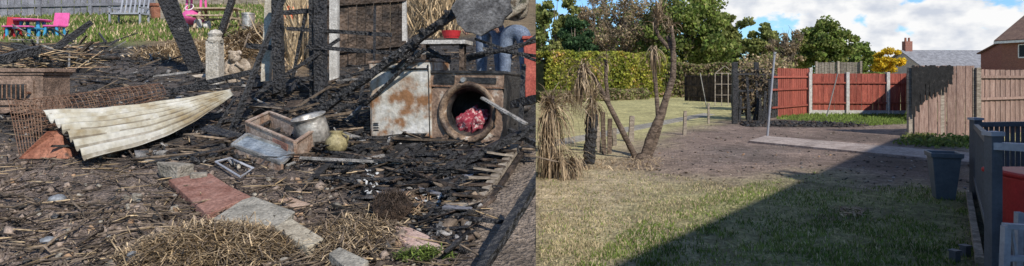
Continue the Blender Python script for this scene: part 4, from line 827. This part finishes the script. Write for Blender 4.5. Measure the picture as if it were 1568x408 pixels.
for sx in(-1,1):
    for sy in(-1,1): bx.lathe(p+Vector((sx*.24,sy*.25,.13)),[(0,-.05),(.13,-.05),(.13,.05),(0,.05)],14,(0,math.pi/2,0))
bx.lathe(p+Vector((0,-.2,.55)),[(.1,0),(.12,.015),(.1,.03)],14,(.9,0,0)); bx.scale(p,.9).done('pink_toy_car',bevel=.01)
p=L(454,44); bx=B().use(orange); bx.blob(p+Vector((0,0,.25)),(.42,.35,.32),jit=.05,sub=3); bx.box(p+Vector((0,.2,.5)),(.7,.08,.4),(-.2,0,0)); bx.use(blue); bx.box(p+Vector((0,-.35,.12)),(.3,.2,.1)); bx.scale(p,.8).done('orange_toy_slide',bevel=.02)
p=L(380,46); bx=B().use(alu); bx.lathe(p,[(0,0),(.2,0),(.2,.5),(.22,.5),(.22,.55),(0,.58)],18); bx.scale(p,.7).done('metal_bin')
p=L(242,30); bx=B().use(terra); bx.lathe(p,[(0,0),(.16,0),(.22,.35),(.25,.35),(.25,.42),(.18,.42)],16); bx.done('terracotta_pot'); 
p=L(258,32); bx=B().use(woodgrey); bx.box(p+Vector((0,0,.25)),(.4,.4,.5)); bx.box(p+Vector((0,0,.52)),(.46,.46,.05)); bx.scale(p,.7).done('wooden_planter_box')
p=L(300,140); bx=B().use(char); bx.tube([p,p+Vector((0,0,.17))],[.02,.015],6); bx.done('burnt_stake')
# ------------------------------------------------------------------ people behind the machine
def skinm(name,V,E,Rr,m,parent,sub=2):
    me=bpy.data.meshes.new(name); me.from_pydata([tuple(v) for v in V],E,[]); me.materials.append(m); o=link(name,me,parent)
    sm=o.modifiers.new('skin','SKIN'); 
    for i,r in enumerate(Rr):
        sv=me.skin_vertices[0].data[i]; rr=r if isinstance(r,tuple) else (r,r); sv.radius=rr; sv.use_root=(i==0)
    ss=o.modifiers.new('sub','SUBSURF'); ss.levels=sub; ss.render_levels=sub; sm.use_smooth_shade=True; return o
def person(name,pos,yaw,top_m,leg_m,armL,armR,lean=0,sc=1,hairm=hair,fore=None):
    e=empty(name); e.location=pos; e.rotation_euler=(0,0,yaw); e.scale=(sc,)*3
    skinm('trousers',[(0,0,.98),(0.0,0,.88),(.1,0,.86),(.12,-.01,.48),(.13,.02,.08),(-.1,0,.86),(-.12,-.01,.48),(-.13,.02,.08)],[(0,1),(1,2),(2,3),(3,4),(1,5),(5,6),(6,7)],[(.16,.12),(.15,.12),.10,.068,.055,.10,.068,.055],leg_m,e)
    for s in(-1,1): skinm('boot',[(s*.13,.03,.06),(s*.14,-.1,.04),(s*.14,-.19,.035)],[(0,1),(1,2)],[.055,.05,.035],darkmetal,e)
    y=-lean
    V=[(0,0,.96),(0,y*.4,1.15),(0,y*.8,1.36),(0,y,1.47)]; Ed=[(0,1),(1,2),(2,3)]; Rr=[(.165,.12),(.155,.11),(.17,.12),(.07,.06)]
    for s,arm in((1,armL),(-1,armR)):
        k=len(V); V+=[(s*.19,y*.9,1.4),arm[0],arm[1]]; Ed+=[(2,k),(k,k+1),(k+1,k+2)]; Rr+=[.06,.05,.038]
    skinm('jacket',V,Ed,Rr,top_m,e)
    skinm('neck',[(0,y,1.44),(0,y-.01,1.56)],[(0,1)],[.055,.055],skin,e)
    bx=B().use(skin); c=Vector((0,y-.02,1.63)); bx.blob(c,(.075,.095,.115),jit=.02,sub=3); bx.blob(c+Vector((0,-.095,-.01)),(.014,.02,.022),jit=0); bx.blob(c+Vector((0,-.085,-.055)),(.03,.012,.009),jit=0)
    for s in(-1,1): bx.blob(c+Vector((s*.077,.0,0)),(.012,.022,.032),jit=0)
    bx.use(white); [bx.blob(c+Vector((s*.03,-.083,.015)),(.012,.008,.008),jit=0) for s in(-1,1)]
    bx.use(hairm); bx.blob(c+Vector((0,.025,.04)),(.085,.095,.095),jit=.05,sub=3); bx.done('head',True,parent=e)
    for s,arm in((1,armL),(-1,armR)):
        a,b_=Vector(arm[0]),Vector(arm[1]); d=(b_-a).normalized(); palm=b_+d*.06; si=d.cross(Vector((0,0,1)));  si=si.normalized() if si.length>.1 else Vector((0,1,0)); n=si.cross(d)
        if fore: skinm('forearm',[a.lerp(b_,.3),b_],[(0,1)],[.047,.036],fore,e)
        skinm('hand',[b_-d*.02,b_+d*.035,palm+d*.02],[(0,1),(1,2)],[.028,(.04,.022),(.04,.02)],skin,e)
        for i in range(4):
            r0=palm+si*(-.027+i*.018); l=(.07,.08,.075,.058)[i]; skinm('finger_%d'%(i+1),[r0,r0+d*l*.55+n*.004,r0+d*l*.85-n*.022,r0+d*l*.8-n*.045],[(0,1),(1,2),(2,3)],[.010,.0095,.009,.008],skin,e,1)
        r0=b_+d*.03-si*.03; skinm('thumb',[r0,r0-si*.025+d*.025,r0-si*.03+d*.05-n*.01],[(0,1),(1,2)],[.013,.011,.009],skin,e,1)
    return e
g1=L(794,170); person('person_in_camouflage_jacket',Vector((g1.x-.03,g1.y,g1.z)),math.radians(-20),camo,jeans,((.13,-.12,1.12),(-.05,-.25,.98)),((-.28,-.05,1.13),(-.16,-.27,.96)),.05,.98)
g2=L(752,158); person('person_in_jeans',Vector((g2.x,g2.y,g2.z)),math.radians(-30),tshirt,jeans,((.24,0,1.13),(.2,-.14,.9)),((-.27,0,1.13),(-.26,-.1,.9)),fore=skin)
print('objects',len(bpy.data.objects))
